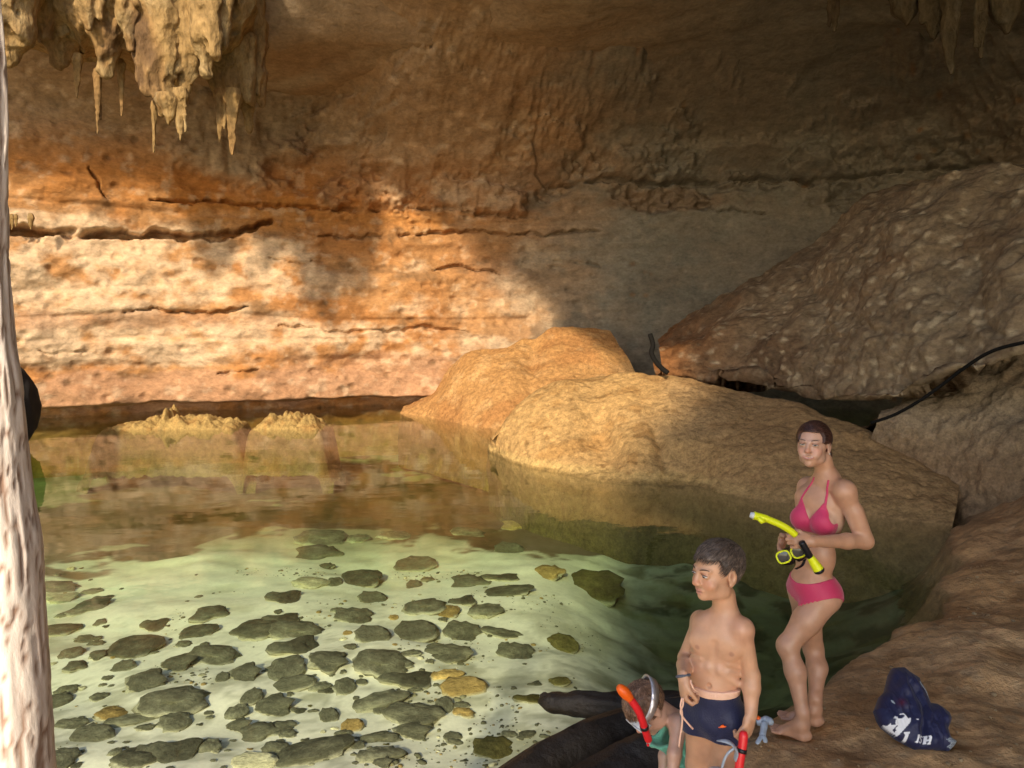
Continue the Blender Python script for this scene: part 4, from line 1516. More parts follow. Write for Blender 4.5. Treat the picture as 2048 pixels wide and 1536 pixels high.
    hair_cap(H, root, F, (.050, .022, .016), region, 1210, .013, freq=(16, 40, 30), amp=.002, flow=lambda p: np.stack([p[:, 0] * 3, -1 + 0 * p[:, 0], -.35 - 2.5 * np.clip(.06 - p[:, 2], 0, 1)], 1),
             lobes=lambda q_, ell: np.minimum(ell(q_, np.array([0, -.085, -.045]), np.array([.055, .040, .065])), ell(q_, np.array([.05, -.055, -.06]), np.array([.03, .03, .05]))))
    # bikini
    PINK_ = plain('magenta swim fabric', (.58, .030, .115), .55, bump=.25, bscale=220, sheen=.3)
    D = lambda c, X, Y, Z: (X - c[0], Y - c[1], Z - c[2])

    def dots(v_, X, Y, Z, c):
        return (X - c[0]) * v_[0] + (Y - c[1]) * v_[1] + (Z - c[2]) * v_[2]

    def top_region(X, Y, Z):
        out = np.full(X.shape, 1.0, np.float32)
        for c, sx in ((br[0], 1), (br[1], -1)):
            a_ = dots(Tf[0], X, Y, Z, c) * sx            # outwards
            f_ = dots(Tf[1], X, Y, Z, c)
            z_ = Z - c[2]
            tri = np.maximum(np.maximum(z_ * .55 + a_ - .062, z_ * .62 - a_ - .052 - .012), -z_ - .060)
            tri = np.maximum(tri, -(f_ + .035))
            out = np.minimum(out, tri * .8)
        zc_ = Z - (br[0][2] - .052)
        band = np.abs(zc_ - .03 * np.clip(dots(Tf[1], X, Y, Z, rib) / .1, -1, 0) * 0) - .011
        out = np.minimum(out, np.maximum(band, .0 * Z))
        # neck strings over the chest
        for c, sx in ((br[0], 1), (br[1], -1)):
            p0 = c + Tf[0] * sx * .012 + np.array([0, 0, .085])
            p1 = neck1 + Tf[0] * sx * .045 + Tf[1] * .005 + np.array([0, 0, .0])
            ab = p1 - p0
            t = np.clip(dots(ab, X, Y, Z, p0) / (ab @ ab), -.1, 1.0)
            d = np.sqrt(sum((C_ - p0[i] - t * ab[i]) ** 2 * w_ for i, (C_, w_) in enumerate(((X, 1), (Y, 1), (Z, 1))))) if False else None
            # distance measured across the string, not in depth
            e1 = unit(np.cross(ab, Tf[1]))
            s1 = dots(e1, X, Y, Z, p0)
            fr_ = dots(Tf[1], X, Y, Z, p0)
            st = np.maximum(np.abs(s1) - .0055, np.maximum(-dots(unit(ab), X, Y, Z, p0) - .02, dots(unit(ab), X, Y, Z, p1) - .0))
            st = np.maximum(st, -fr_ - .10)
            out = np.minimum(out, st)
        out = np.maximum(out, Z - (neck1[2] + .012))
        return out

    Vt, Ft = cloth(F, rib - [.22, .24, .14], neck1 + [.14, .14, .05], top_region, .0045, src=bare)
    build('bikini_top', Vt, Ft, PINK_, root)

    def bot_region(X, Y, Z):
        f_ = dots(Pf[1], X, Y, Z, pel)
        l_ = dots(Pf[0], X, Y, Z, pel)
        z_ = Z - pel[2]
        upper = z_ - (.036 + .13 * np.abs(l_) - .20 * np.clip(f_, 0, .2) + .02)
        low_ = -(z_ + .086 - .60 * np.clip(np.abs(l_) - .030, 0, .2) - .05 * np.clip(f_, 0, .2) + .22 * np.clip(-f_, 0, .2))
        return np.maximum(upper, low_) + .004 * np.sin(np.arctan2(f_, l_) * 40) * (z_ < -.03)
    Vb, Fb = cloth(F, pel - [.22, .22, .16], pel + [.22, .22, .14], bot_region, .0050, src=bare)
    hands_ = np.linalg.norm(Vb - (wrL - [.06, 0, 0]), axis=1).min()
    build('bikini_bottom', Vb, Fb, PINK_, root)
    ear = H.w(.080, -.008, -.044)
    v_, f_ = lump(ear, (.0035, .0035, .0035), 3, 2, 0, fine=0)
    build('earring', v_, f_, plain('pearl', (.8, .78, .72), .2), root)
    return dict(H=H, wrL=wrL, wrR=wrR, root=root)


# ------------------------------------------------------------------ the boy
def boy():
    J = lambda px, py, Y: at(px, py, Y)
    F = Field((.30, 2.10, .18), (1.05, 2.95, 1.62), .0033)
    H = Head(J(1434, 1142, 2.47), (-.90, -.40, -.06), (-.02, .02, 1), .875, child=True)
    H.grow(F)
    Tf = frame((-.48, -.87, .02), (0, 0, 1))
    neck0, neck1 = J(1447, 1190, 2.485), J(1452, 1238, 2.485)
    F.cone(neck0, neck1, .040, .043, .02)
    F.cone(neck1, neck1 - [0, 0, .04], .043, .060, .03)
    shL, shR = J(1486, 1262, 2.425), J(1402, 1246, 2.575)
    for s_ in (shL, shR):
        F.cone(neck1 - [0, 0, .02], s_ + [0, 0, .012], .026, .029, .03)
        F.cone(neck1 + Tf[1] * .038 - [0, 0, .026], s_ + Tf[1] * .020 + [0, 0, .010], .007, .008, .014)
    rib = J(1438, 1290, 2.49)
    F.ell(rib, (.096, .068, .118), Tf, .03)
    F.ell(rib + [0, 0, .055], (.100, .058, .058), Tf, .03)
    for sx in (1, -1):
        F.ell(rib + Tf[1] * .050 + Tf[0] * .050 * sx + [0, 0, .020], (.044, .020, .036), Tf, .025)
        F.cone(rib + Tf[1] * .062 + Tf[0] * .018 * sx - [0, 0, .062], rib + Tf[1] * .038 + Tf[0] * .076 * sx - [0, 0, .105], .009, .010, .022)
        for q_ in range(3):
            z_ = -.020 - .024 * q_
            F.cone(rib + Tf[1] * .056 + Tf[0] * .046 * sx + [0, 0, z_ + .006], rib + Tf[1] * .020 + Tf[0] * .090 * sx + [0, 0, z_ - .012], .0056, .0052, .012)
    F.cone(rib + Tf[1] * .078 + [0, 0, .03], rib + Tf[1] * .076 - [0, 0, .07], .006, .006, .016, op='-')
    wst = J(1428, 1362, 2.49)
    F.ell(wst, (.080, .060, .108), Tf, .04)
    pel = J(1430, 1418, 2.49)
    F.ell(pel, (.088, .070, .080), Tf, .04)
    F.ell(wst + Tf[1] * .026 - [0, 0, .015], (.060, .045, .065), Tf, .03)
    nav = J(1391, 1341, 2.40)
    nav = wst + Tf[1] * .069 + [0, 0, .012]
    F.ell(nav, (.006, .008, .007), Tf, .007, '-')
    hipL, hipR = pel + Tf[0] * .049 - [0, 0, .035], pel - Tf[0] * .049 - [0, 0, .035]
    gz = .215
    for hp, kn, he, to in ((hipL, J(1442, 1640, 2.46), (.78, 2.50, gz), (.69, 2.33, gz)), (hipR, J(1398, 1625, 2.57), (.68, 2.62, gz), (.58, 2.47, gz))):
        he, to = np.array(he), np.array(to)
        fw = unit(to - he)
        an = he + fw * .03 + np.array([0, 0, .07])
        F.cone(hp, hp * .5 + kn * .5, .057, .048, .03)
        F.cone(hp * .5 + kn * .5, kn, .048, .037, .02)
        F.ell(kn + fw * .012, (.032, .028, .036), frame(fw, (0, 0, 1)), .02)
        F.cone(kn, kn * .68 + an * .32 - fw * .010, .036, .040, .02)
        F.cone(kn * .68 + an * .32 - fw * .010, an, .040, .025, .02)
        foot(F, an, he, to, s=.80)
    bare = F.g.copy()
    elL, wrL = J(1503, 1352, 2.415), J(1502, 1430, 2.375)
    F.ell(shL, (.036, .036, .040), None, .025)
    F.cone(shL, elL, .031, .0265, .008)
    F.cone(elL, elL * .7 + wrL * .3, .0275, .0285, .015)
    F.cone(elL * .7 + wrL * .3, wrL, .0285, .0195, .015)
    elR, wrR = J(1371, 1316, 2.60), J(1367, 1355, 2.40)
    F.ell(shR, (.036, .036, .040), None, .025)
    F.cone(shR, elR, .033, .0275, .012)
    F.cone(elR, elR * .6 + wrR * .4, .0275, .028, .008)
    F.cone(elR * .6 + wrR * .4, wrR, .028, .0195, .008)
    hand(F, wrL, (-.12, -.05, -1), (-.75, .62, 0), (-.55, -.80, 0), (42, 68, 45), .80, thumb_pose=((.8, .35, .35), (.85, .0, .5)))
    hand(F, wrR, (-.02, -.25, -1), (.85, .10, 0), (-.1, -1, .1), (52, 62, 40), .78, thumb_pose=((.8, .3, .45), (.75, -.05, .65)))
    V, Fc = surface(F.g, F.ax)
    root = thing('person', (.70, 2.48, gz), 'boy in navy swim trunks looking left, holding a waist cord and red snorkel', 'person')
    n_ = fbm(V * 7, 4, 1301)
    col = colour_mix((.585, .325, .195), [(smooth(0, .6, n_) * .5, (.64, .37, .24)), (smooth(.9, .5, V[:, 2]) * .4, (.46, .25, .165))])
    red = smooth(.075, .03, np.linalg.norm(V - shL, axis=1)) * .25
    col = col * (1 - red[:, None]) + red[:, None] * np.array((.56, .27, .20))
    H.paint(V, col, (.52, .22, .18))
    for sx in (1, -1):
        c_ = rib + Tf[1] * .070 + Tf[0] * .058 * sx + np.array([0, 0, .006])
        k = .75 * smooth(.0115, .005, np.linalg.norm((V - c_) * 1.0 - ((V - c_) @ Tf[1])[:, None] * Tf[1], axis=1)) * smooth(-.02, .0, (V - rib) @ Tf[1] - .03)
        col = col * (1 - .65 * k[:, None]) + .65 * k[:, None] * np.array((.30, .13, .10))
    build('body', V, Fc, M_SKIN, root, col=col)
    H.extras(root, brow=(.10, .06, .035), iris=(.05, .035, .025), look=(.1, 1, -.18))

    def region(q_):
        side_ = q_[:, 1] - (.028 - .55 * np.clip(.03 - q_[:, 2], 0, .05) + .35 * np.clip(q_[:, 2] - .03, 0, .1))
        r_ = np.minimum(.064 - q_[:, 2] + .06 * (q_[:, 1] - .06), side_)
        low_ = np.where(q_[:, 1] > -.036, -.006 - q_[:, 2] + .02 * 0, -.045 - q_[:, 2])
        ear_ = .026 - np.sqrt(((q_[:, 1] + .010)) ** 2 + ((q_[:, 2] + .004) * .75) ** 2)
        return np.maximum(np.maximum(r_, low_), np.where(np.abs(q_[:, 0]) > .055, ear_, -1))
    hair_cap(H, root, F, (.080, .058, .045), region, 1310, .013, amp=.004, freq=(34, 20, 60), strands=3600, length=(.010, .026), flow=lambda p: (p - np.array([.01, -.065, .10])) / .07 + np.array([0, .45, -.25]))
    NAVY_ = plain('navy swim fabric', (.008, .014, .060), .5, bump=.3, bscale=200, sheen=.2)
    PEACH_ = plain('salmon elastic', (.92, .58, .42), .65, bump=.4, bscale=160)

    def dots(v_, X, Y, Z, c):
        return (X - c[0]) * v_[0] + (Y - c[1]) * v_[1] + (Z - c[2]) * v_[2]
    ztop = J(1428, 1386, 2.44)[2]

    def tr_region(X, Y, Z):
        l_ = dots(Tf[0], X, Y, Z, pel)
        f_ = dots(Tf[1], X, Y, Z, pel)
        hem = pel[2] - .086 - .018 * np.clip(l_ / .06, -1, 1) * 0
        d = np.maximum(Z - (ztop - .012 + .03 * f_ + .04 * l_), -(Z - hem))
        return d
    lo, hi = pel - [.16, .16, .17], pel + [.16, .16, .13]
    lift = lambda X, Y, Z: .006 * smooth(ztop, ztop - .12, Z) + .004 * np.sin(dots(Tf[0], X, Y, Z, pel) * 60 + Z * 30) * smooth(ztop - .03, ztop - .1, Z)
    Vt, Ft = cloth(F, lo, hi, tr_region, .007, lift, src=bare)
    build('swim_trunks', Vt, Ft, NAVY_, root)
    trunks_ = Vt

    def wb_region(X, Y, Z):
        l_ = dots(Tf[0], X, Y, Z, pel)
        f_ = dots(Tf[1], X, Y, Z, pel)
        d = np.abs(Z - (ztop + .001 + .03 * f_ + .04 * l_)) - .013
        return d
    Vt, Ft = cloth(F, lo, hi, wb_region, .010, src=bare)
    build('waistband', Vt, Ft, PEACH_, root)
    # little orange emblem on the trunk leg (a small fish-like dash)
    em = []
    return dict(H=H, wrL=wrL, wrR=wrR, pel=pel, Tf=Tf, root=root, PEACH=PEACH_, cloth=trunks_, ztop=ztop)


# ------------------------------------------------------------------ the bending child
def kid():
    J = lambda px, py, Y: at(px, py, Y)
    F = Field((.25, 2.55, .12), (1.15, 3.25, 1.02), .0036)
    H = Head(J(1293, 1415, 2.86), (-.55, -.28, -.78), (-.70, -.05, .62), .86, child=True)
    H.grow(F)
    shc = J(1362, 1448, 2.93)
    hips = J(1425, 1474, 3.04)
    sp = unit(hips - shc)
    Tf = frame((-.1, -.15, -1), -sp)                       # chest faces down, head end leads
    F.cone(H.w(0, -.03, -.06), shc - sp * .02, .038, .044, .02)
    shL, shR = J(1358, 1450, 2.82), shc * 2 - J(1358, 1450, 2.82)
    shR = shc - (shL - shc) * .9
    F.ell(shc + sp * .10 + [0, 0, -.01], (.098, .066, .125), Tf, .03)
    F.ell(hips, (.100, .080, .090), Tf, .04)
    F.cone(shc + sp * .12, hips, .066, .078, .04)
    for s_ in (shL, shR):
        F.cone(shc, s_, .040, .034, .03)
        F.ell(s_, (.036, .036, .036), None, .02)
    gz = .19
    for sg, kn, he in ((1, J(1362, 1536, 2.86), np.array((.72, 2.93, gz))), (-1, J(1358, 1540, 3.04), np.array((.72, 3.10, gz)))):
        hp = hips + Tf[0] * .05 * sg
        to = he + np.array((-.165, -.03, 0))
        an = he + np.array((-.03, 0, .065))
        F.cone(hp, kn, .062, .042, .03)
        F.cone(kn, an, .040, .024, .02)
        foot(F, an, he, to, s=.75)
    bare = F.g.copy()
    elL, wrL = J(1349, 1508, 2.74), J(1343, 1570, 2.70)
    elR, wrR = J(1330, 1512, 2.99), J(1325, 1572, 2.94)
    for s_, e_, w_ in ((shL, elL, wrL), (shR, elR, wrR)):
        F.cone(s_, e_, .032, .026, .02)
        F.cone(e_, w_, .027, .019, .015)
        hand(F, w_, (w_ - e_) + np.array([-.02, 0, 0]), (-.2, 1 if s_ is shR else .6, 0), (-1, 0, 0), (18, 25, 18), .70)
    V, Fc = surface(F.g, F.ax)
    root = thing('person', (.75, 2.98, gz), 'child in mint green swimwear bending over the water with a mask on', 'person')
    n_ = fbm(V * 7, 4, 1401)
    col = colour_mix((.570, .345, .250), [(smooth(0, .6, n_) * .4, (.62, .39, .29))])
    H.paint(V, col)
    build('body', V, Fc, M_SKIN, root, col=col)
    H.extras(root)

    def region(q_):
        r_ = np.minimum(.052 - q_[:, 2], q_[:, 1] - .02)
        ear_ = .020 - np.sqrt((q_[:, 1] + .010) ** 2 + ((q_[:, 2] + .004) * .75) ** 2)
        return np.maximum(np.maximum(r_, -.062 - q_[:, 2] + .5 * np.clip(q_[:, 1] + .02, 0, 1)), np.where(np.abs(q_[:, 0]) > .055, ear_, -1))
    hair_cap(H, root, F, (.165, .095, .060), region, 1410, .011, amp=.006, freq=(60, 30, 18), strands=3200, flow=lambda p: (p - np.array([0, -.06, .10])) / .07 + np.array([0, .35, -.2]))
    MINT = plain('mint swim fabric', (.165, .52, .37), .6, bump=.35, bscale=120, sheen=.2)

    def dots(v_, X, Y, Z, c):
        return (X - c[0]) * v_[0] + (Y - c[1]) * v_[1] + (Z - c[2]) * v_[2]

    def reg(X, Y, Z):
        s_ = dots(sp, X, Y, Z, shc)
        u_ = dots(Tf[1], X, Y, Z, shc)
        l_ = np.abs(dots(Tf[0], X, Y, Z, shc))
        d = -(s_ - .115 + np.clip(u_, -.05, .10) * 2.6)
        d = np.minimum(d, np.maximum(np.abs(l_ - .062) - .012, -s_ - .03))
        kz = J(1372, 1600, 2.8)[2]
        return np.maximum(d, -(Z - kz + .02))
    # the loose front of the suit hangs clear of the chest
    Fh = Field.__new__(Field)
    Fh.ax, Fh.h, Fh.g = F.ax, F.h, bare
    Fh.ell(J(1322, 1478, 2.90), (.048, .040, .026), None, .03)
    Fh.ell(J(1350, 1482, 2.92), (.050, .060, .040), None, .03)
    Vt, Ft = cloth(F, (.25, 2.55, .3), (1.15, 3.25, 1.02), reg, .008, lambda X, Y, Z: .006 * np.sin(X * 70 + Z * 50) ** 2, src=bare)
    build('swimsuit', Vt, Ft, MINT, root)
    return dict(H=H, root=root)


W_, B_, K_ = woman(), boy(), kid()

# ------------------------------------------------------------------ gear
def pixel(P):                             # photo pixel and distance of world points
    P = np.asarray(P, float) - [0, 0, CAM_H]
    f = P[..., 1] * math.cos(PITCH) - P[..., 2] * math.sin(PITCH)
    u = P[..., 1] * math.sin(PITCH) + P[..., 2] * math.cos(PITCH)
    return 1024 + FPX * P[..., 0] / f, 768 - FPX * u / f, f


def path(pts, n=40):
    return catmull([at(a, b, c) for a, b, c in pts], n)


M_YEL = plain('fluorescent yellow plastic', (.80, .86, .012), .35)
M_BLK = plain('black silicone', (.008, .008, .012), .35)
M_RED = plain('red plastic', (.78, .022, .030), .3)
M_ORG = plain('orange plastic', (.95, .14, .010), .35)
M_GREY = plain('grey blue silicone', (.36, .42, .50), .35)
M_CLEAR = plain('frosted clear plastic', (.62, .64, .66), .12, coat=.4)
M_GLASS = plain('dark mask glass', (.045, .045, .040), .06, spec=.8)
M_SILV = plain('silvery strap', (.62, .60, .62), .28, metal=.7, bump=.4, bscale=60)


def ring(c, ax_u, ax_v, ru, rv, r, n=40, seg=8, power=2.0):
    a = np.linspace(0, 2 * math.pi, n, endpoint=False)
    cu, su = np.cos(a), np.sin(a)
    pts = c + (np.sign(cu) * np.abs(cu) ** (2 / power))[:, None] * ru * ax_u + (np.sign(su) * np.abs(su) ** (2 / power))[:, None] * rv * ax_v
    nrm = np.cross(ax_u, ax_v)
    V = []
    for i in range(n):
        o = unit(pts[i] - c)
        t = np.linspace(0, 2 * math.pi, seg, endpoint=False)
        V.append(pts[i] + r * (np.cos(t)[:, None] * o + np.sin(t)[:, None] * nrm))
    V = np.vstack(V)
    F = [(i * seg + j, i * seg + (j + 1) % seg, ((i + 1) % n) * seg + (j + 1) % seg, ((i + 1) % n) * seg + j) for i in range(n) for j in range(seg)]
    return V, F


def disc(c, ax_u, ax_v, ru, rv, bulge=.004, n=32):
    a = np.linspace(0, 2 * math.pi, n, endpoint=False)
    nrm = np.cross(ax_u, ax_v)
    V = [c + nrm * bulge]
    F = []
    for k, s_ in enumerate((.6, 1.0)):
        V += list(c + nrm * bulge * (1 - s_ ** 2) + s_ * (np.cos(a)[:, None] * ru * ax_u + np.sin(a)[:, None] * rv * ax_v))
    for i in range(n):
        j = (i + 1) % n
        F += [(0, 1 + i, 1 + j), (1 + i, 1 + n + i, 1 + n + j, 1 + j)]
    return np.array(V), F


def mask_thing(c, fwd, up, s, label, m_frame, m_skirt, m_lens, m_strap, strap_pts=None):
    M = frame(fwd, up)
    root = thing('diving_mask', c, label, 'diving mask')
    for sx in (-1, 1):
        cc_ = c + s * (sx * .040 * M[0] + .012 * M[1])
        V, F_ = ring(cc_, M[0], M[2], .034 * s, .029 * s, .0048 * s, power=2.8)
        fr_ = build('frame', V, F_, m_frame, root)
        V, F_ = disc(cc_, M[0], M[2], .033 * s, .028 * s, .002)
        build('lens', V, F_, m_lens, fr_)
    a = np.linspace(0, 2 * math.pi, 44, endpoint=False)
    rows = []
    for k, (y_, g_) in enumerate(((.010, .92), (.002, 1.0), (-.020, .97), (-.040, 1.06), (-.042, .86), (-.010, .80), (.008, .86))):
        x_ = np.sign(np.cos(a)) * np.abs(np.cos(a)) ** .75 * .078 * g_
        z_ = np.sign(np.sin(a)) * np.abs(np.sin(a)) ** .75 * .042 * g_ - .006
        z_ = np.where((np.abs(x_) < .018) & (z_ < 0), z_ * .55, z_)
        rows.append(c + s * (x_[:, None] * M[0] + y_ * M[1] + z_[:, None] * M[2]))
    V = np.stack(rows, 1)
    build('skirt', V.reshape(-1, 3), gridfaces(44, len(rows), True), m_skirt, root)
    if strap_pts is not None:
        V, F_ = tube(strap_pts, .010 * s, 8, squash=.25)
        build('strap', V, F_, m_strap, root)
    return root


# the woman's yellow snorkel
p = path([(1507, 1031, 3.48), (1530, 1037, 3.475), (1560, 1049, 3.47), (1584, 1064, 3.47), (1600, 1080, 3.475), (1611, 1098, 3.48)], 50)
root = thing('snorkel', p[30], 'yellow snorkel with black lower end held across the waist by the woman', 'snorkel')
V, F_ = tube(p[:34], np.concatenate([[.0195, .021], np.full(10, .0185), np.full(22, .0165)]), 14)
build('tube', V, F_, M_YEL, root)
V, F_ = tube([at(1500, 1029, 3.485), at(1506, 1031, 3.48), at(1510, 1032, 3.48)], [.013, .017, .018], 12)
build('splash_top', V, F_, M_CLEAR, root)
V, F_ = tube([at(1516, 1036, 3.46), at(1524, 1043, 3.455), at(1530, 1042, 3.46)], [.010, .013, .008], 10)
build('clip', V, F_, M_YEL, root)
rr = np.array([.0155 + .002 * (i % 2) for i in range(17)])
q2 = path([(1603, 1084, 3.478), (1612, 1100, 3.48), (1620, 1114, 3.485)], 17)
V, F_ = tube(q2, rr, 12)
build('flexible_section', V, F_, M_BLK, root)
V, F_ = tube(path([(1620, 1113, 3.485), (1627, 1124, 3.485), (1638, 1141, 3.48)], 12), np.linspace(.0165, .026, 12), 14)
build('purge_chamber', V, F_, M_YEL, root)
V, F_ = tube(path([(1637, 1139, 3.48), (1641, 1146, 3.478)], 4), [.0262, .0265, .024, .015], 14)
build('purge_valve', V, F_, M_BLK, root)

# the woman's mask, edge on, lenses to the left and the camera
mc = at(1583, 1108, 3.60)
mask_thing(mc, (-.55, -.80, .12), (-.45, .20, .86), .98, 'black diving mask with fluorescent yellow lens frames held by the woman', M_YEL, M_BLK, M_GLASS, M_BLK,
           path([(1600, 1085, 3.62), (1612, 1100, 3.63), (1606, 1128, 3.63), (1592, 1138, 3.60)], 20))

# the boy's red snorkel and the mask on its strap
p = path([(1488, 1462, 2.33), (1485, 1490, 2.32), (1480, 1520, 2.31), (1475, 1560, 2.30), (1466, 1610, 2.30)], 30)
root = thing('snorkel', p[8], 'red snorkel held pointing down in the left hand of the boy', 'snorkel')
V, F_ = tube(p, np.concatenate([[.008, .0125], np.full(28, .0148)]), 12)
build('tube', V, F_, M_RED, root)
V, F_ = tube(p[9:12], .0172, 12)
build('keeper_band', V, F_, M_BLK, root)
strap = path([(1434, 1481, 2.31), (1450, 1482, 2.29), (1465, 1489, 2.29), (1473, 1503, 2.30), (1470, 1520, 2.31)], 26)
mask_thing(at(1452, 1566, 2.30), (-.35, -.92, .1), (.15, 0, 1), .80, 'clear mask with grey strap dangling from the red snorkel of the boy', M_RED, M_CLEAR, M_GLASS, M_GREY, None)
V, F_ = tube(strap, np.interp(np.linspace(0, 1, 26), [0, .2, .7, 1], [.004, .011, .013, .009]), 10, squash=.35)
mk = [o for o in C.objects if o.name.startswith('diving_mask')][-1]
build('strap', V, F_, M_GREY, mk)
V, F_ = tube(path([(1470, 1495, 2.30), (1455, 1508, 2.30), (1446, 1528, 2.30), (1441, 1556, 2.30)], 20), .0045, 8)
build('strap', V, F_, M_GREY, mk)

# drawstring, wristband, emblem (parts of the boy's outfit)
Bp = B_['root']
CORD = B_['PEACH']
for pts in ([(1396, 1383, 2.385), (1388, 1378, 2.37), (1383, 1368, 2.37), (1381, 1360, 2.38)], [(1394, 1382, 2.385), (1386, 1384, 2.37), (1378, 1388, 2.38)],
            [(1364, 1396, 2.37), (1361, 1412, 2.36), (1364, 1425, 2.36), (1364, 1450, 2.36), (1360, 1475, 2.36), (1358, 1494, 2.36)],
            [(1366, 1396, 2.365), (1366, 1410, 2.355), (1361, 1424, 2.36), (1370, 1440, 2.36), (1386, 1458, 2.36)]):
    V, F_ = tube(path(pts, 24), .0032, 7)
    build('drawstring', V, F_, CORD, Bp)
wc = B_['wrR']
V, F_ = ring(wc + np.array([.0, .004, .004]), unit([1, .1, .1]), unit([0, -.9, .45]), .0215, .0225, .0048)
build('wristband', V, F_, plain('woven wristband', (.10, .11, .14), .7), Bp)
cp = B_['cloth']
px_, py_, d_ = pixel(cp)
em = []
for a, b in ((1437, 1455), (1440.5, 1453.5), (1443, 1451), (1446.5, 1449.5), (1449, 1452), (1453, 1453), (1450, 1455), (1445, 1456), (1441, 1455.5), (1438, 1456)):
    k = np.argsort((px_ - a) ** 2 + (py_ - b) ** 2)[:60]
    j = k[np.argmin(d_[k])]
    em.append(at(a, b, cp[j][1] - .003))
V = np.array(em)
V = np.vstack([V, V + [0, .002, 0]])
n = len(em)
build('emblem', V, [tuple(range(n - 1, -1, -1)), tuple(range(n, 2 * n))] + [(i, (i + 1) % n, n + (i + 1) % n, n + i) for i in range(n)], M_ORG, Bp, shade=False)

# the child's mask, strap and snorkel
KH = K_['H']
mk = mask_thing(KH.w(0, .088, .002), KH.M[1], KH.M[2], .80, 'clear mask with silvery strap worn on the head of the bending child', M_CLEAR, M_CLEAR, plain('bright mask glass', (.55, .56, .58), .05, spec=.9, coat=.5), M_SILV)
a = np.linspace(R(38), R(322), 60)
inner, outer_ = [], []
V = []
for i, t in enumerate(a):
    back = .5 - .5 * math.cos(t)
    x, y = .0865 * math.sin(t), -.012 + .112 * math.cos(t)
    zc_ = .006 + .050 * back ** 2
    wd = .010 + .012 * back
    for dz, gr in ((-wd, 1.0), (wd, .975), (wd, 1.03), (-wd, 1.05)):
        V.append(KH.w(x * gr, y * gr, zc_ + dz))
n = len(a)
F_ = [(i * 4 + j, i * 4 + (j + 1) % 4, (i + 1) * 4 + (j + 1) % 4, (i + 1) * 4 + j) for i in range(n - 1) for j in range(4)]
build('strap', V, F_, M_SILV, mk)
p = path([(1297, 1480, 2.73), (1291, 1462, 2.715), (1285, 1442, 2.705), (1277, 1422, 2.70), (1264, 1402, 2.70), (1250, 1386, 2.70), (1236, 1372, 2.70)], 44)
root = thing('snorkel', p[6], 'red snorkel with orange top standing up beside the head of the bending child', 'snorkel')
V, F_ = tube(p[:34], np.full(34, .0150), 12)
build('tube', V, F_, M_RED, root)
V, F_ = tube(p[30:], np.array([.0155, .0165, .018, .0195, .0205, .021, .0215, .0215, .021, .020, .0185, .017, .014, .009]), 14)
build('tube_top', V, F_, M_ORG, root)
V, F_ = tube(p[9:12], .0172, 12)
build('keeper_band', V, F_, M_BLK, root)
V, F_ = tube(path([(1296, 1476, 2.73), (1297, 1484, 2.735), (1296, 1490, 2.74)], 8), [.014, .0125, .011, .010, .010, .009, .008, .006], 10)
build('purge_chamber', V, F_, M_CLEAR, root)
v_, f_ = lump(at(1296, 1490, 2.725), (.006, .006, .006), 5, 2, 0, fine=0)
build('purge_valve', v_, f_, M_RED, root)

# grey snorkel lying on the rock by the woman's feet
gy_ = ground(1525, 1462, .23)[1]
root = thing('snorkel', ground(1528, 1465, .19), 'grey snorkel mouthpiece with orange tip lying on rock beside the feet of the woman', 'snorkel')
V, F_ = tube(path([(1513, 1445, gy_ + .03), (1525, 1443, gy_ + .03), (1536, 1441, gy_ + .03), (1544, 1446, gy_)], 16), [.014, .016, .019, .021, .021, .020, .020, .022, .023, .022, .020, .019, .019, .018, .016, .010], 12)
build('tube', V, F_, M_GREY, root)
V, F_ = tube(path([(1529, 1445, gy_ + .01), (1527, 1460, gy_ - .02), (1524, 1474, gy_ - .05)], 12), [.016, .017, .0175, .018, .0175, .016, .016, .016, .016, .017, .016, .012], 12)
build('mouthpiece', V, F_, M_GREY, root)
for pts in ([(1525, 1470, gy_ - .05), (1518, 1480, gy_ - .07), (1513, 1488, gy_ - .08)], [(1526, 1470, gy_ - .05), (1530, 1478, gy_ - .07), (1531, 1486, gy_ - .08)]):
    V, F_ = tube(path(pts, 8), [.011, .012, .012, .012, .012, .012, .011, .007], 10, squash=.5)
    build('bite_tab', V, F_, M_GREY, root)
V, F_ = tube(path([(1516, 1438, gy_ + .035), (1518, 1433, gy_ + .035)], 4), [.013, .014, .013, .008], 12)
build('tip', V, F_, M_ORG, root)

# ------------------------------------------------------------------ slumped navy bag
zx = lambda a: [(1700 + .15366 * x, 1300 + .15366 * y) for x, y in a]
OUT = zx([(530, 245), (600, 232), (690, 228), (760, 290), (890, 370), (905, 420), (940, 480), (1030, 690), (1110, 705), (1180, 740), (1270, 820), (1300, 900), (1290, 950), (1255, 1040), (1275, 1130), (1370, 1205),
          (1330, 1270), (1270, 1325), (1140, 1305), (1000, 1300), (850, 1290), (700, 1212), (590, 1150), (400, 1000), (350, 920), (305, 790), (325, 740), (370, 610), (440, 540), (465, 440), (490, 330)])
Y0_ = ground(1830, 1498, .20)[1]
step = 1.15
gx_, gy2 = np.arange(1742, 1916, step), np.arange(1330, 1508, step)
A_, B2 = np.meshgrid(gx_, gy2, indexing='ij')
qq = np.stack([A_.ravel(), B2.ravel()], 1)
ins_ = inside(qq, OUT)
dist, _ = polydist(qq, np.vstack([OUT, OUT[:1]]))
infl = np.where(ins_, np.sqrt(np.clip(1 - (1 - np.clip(dist / 38, 0, 1)) ** 2, 0, 1)), 0)
s3 = np.stack([qq[:, 0] / 30, qq[:, 1] / 30, 0 * qq[:, 0]], 1)
ang_ = np.arctan2(qq[:, 1] - 1418, qq[:, 0] - 1815)
rad_ = np.hypot(qq[:, 1] - 1418, qq[:, 0] - 1815)
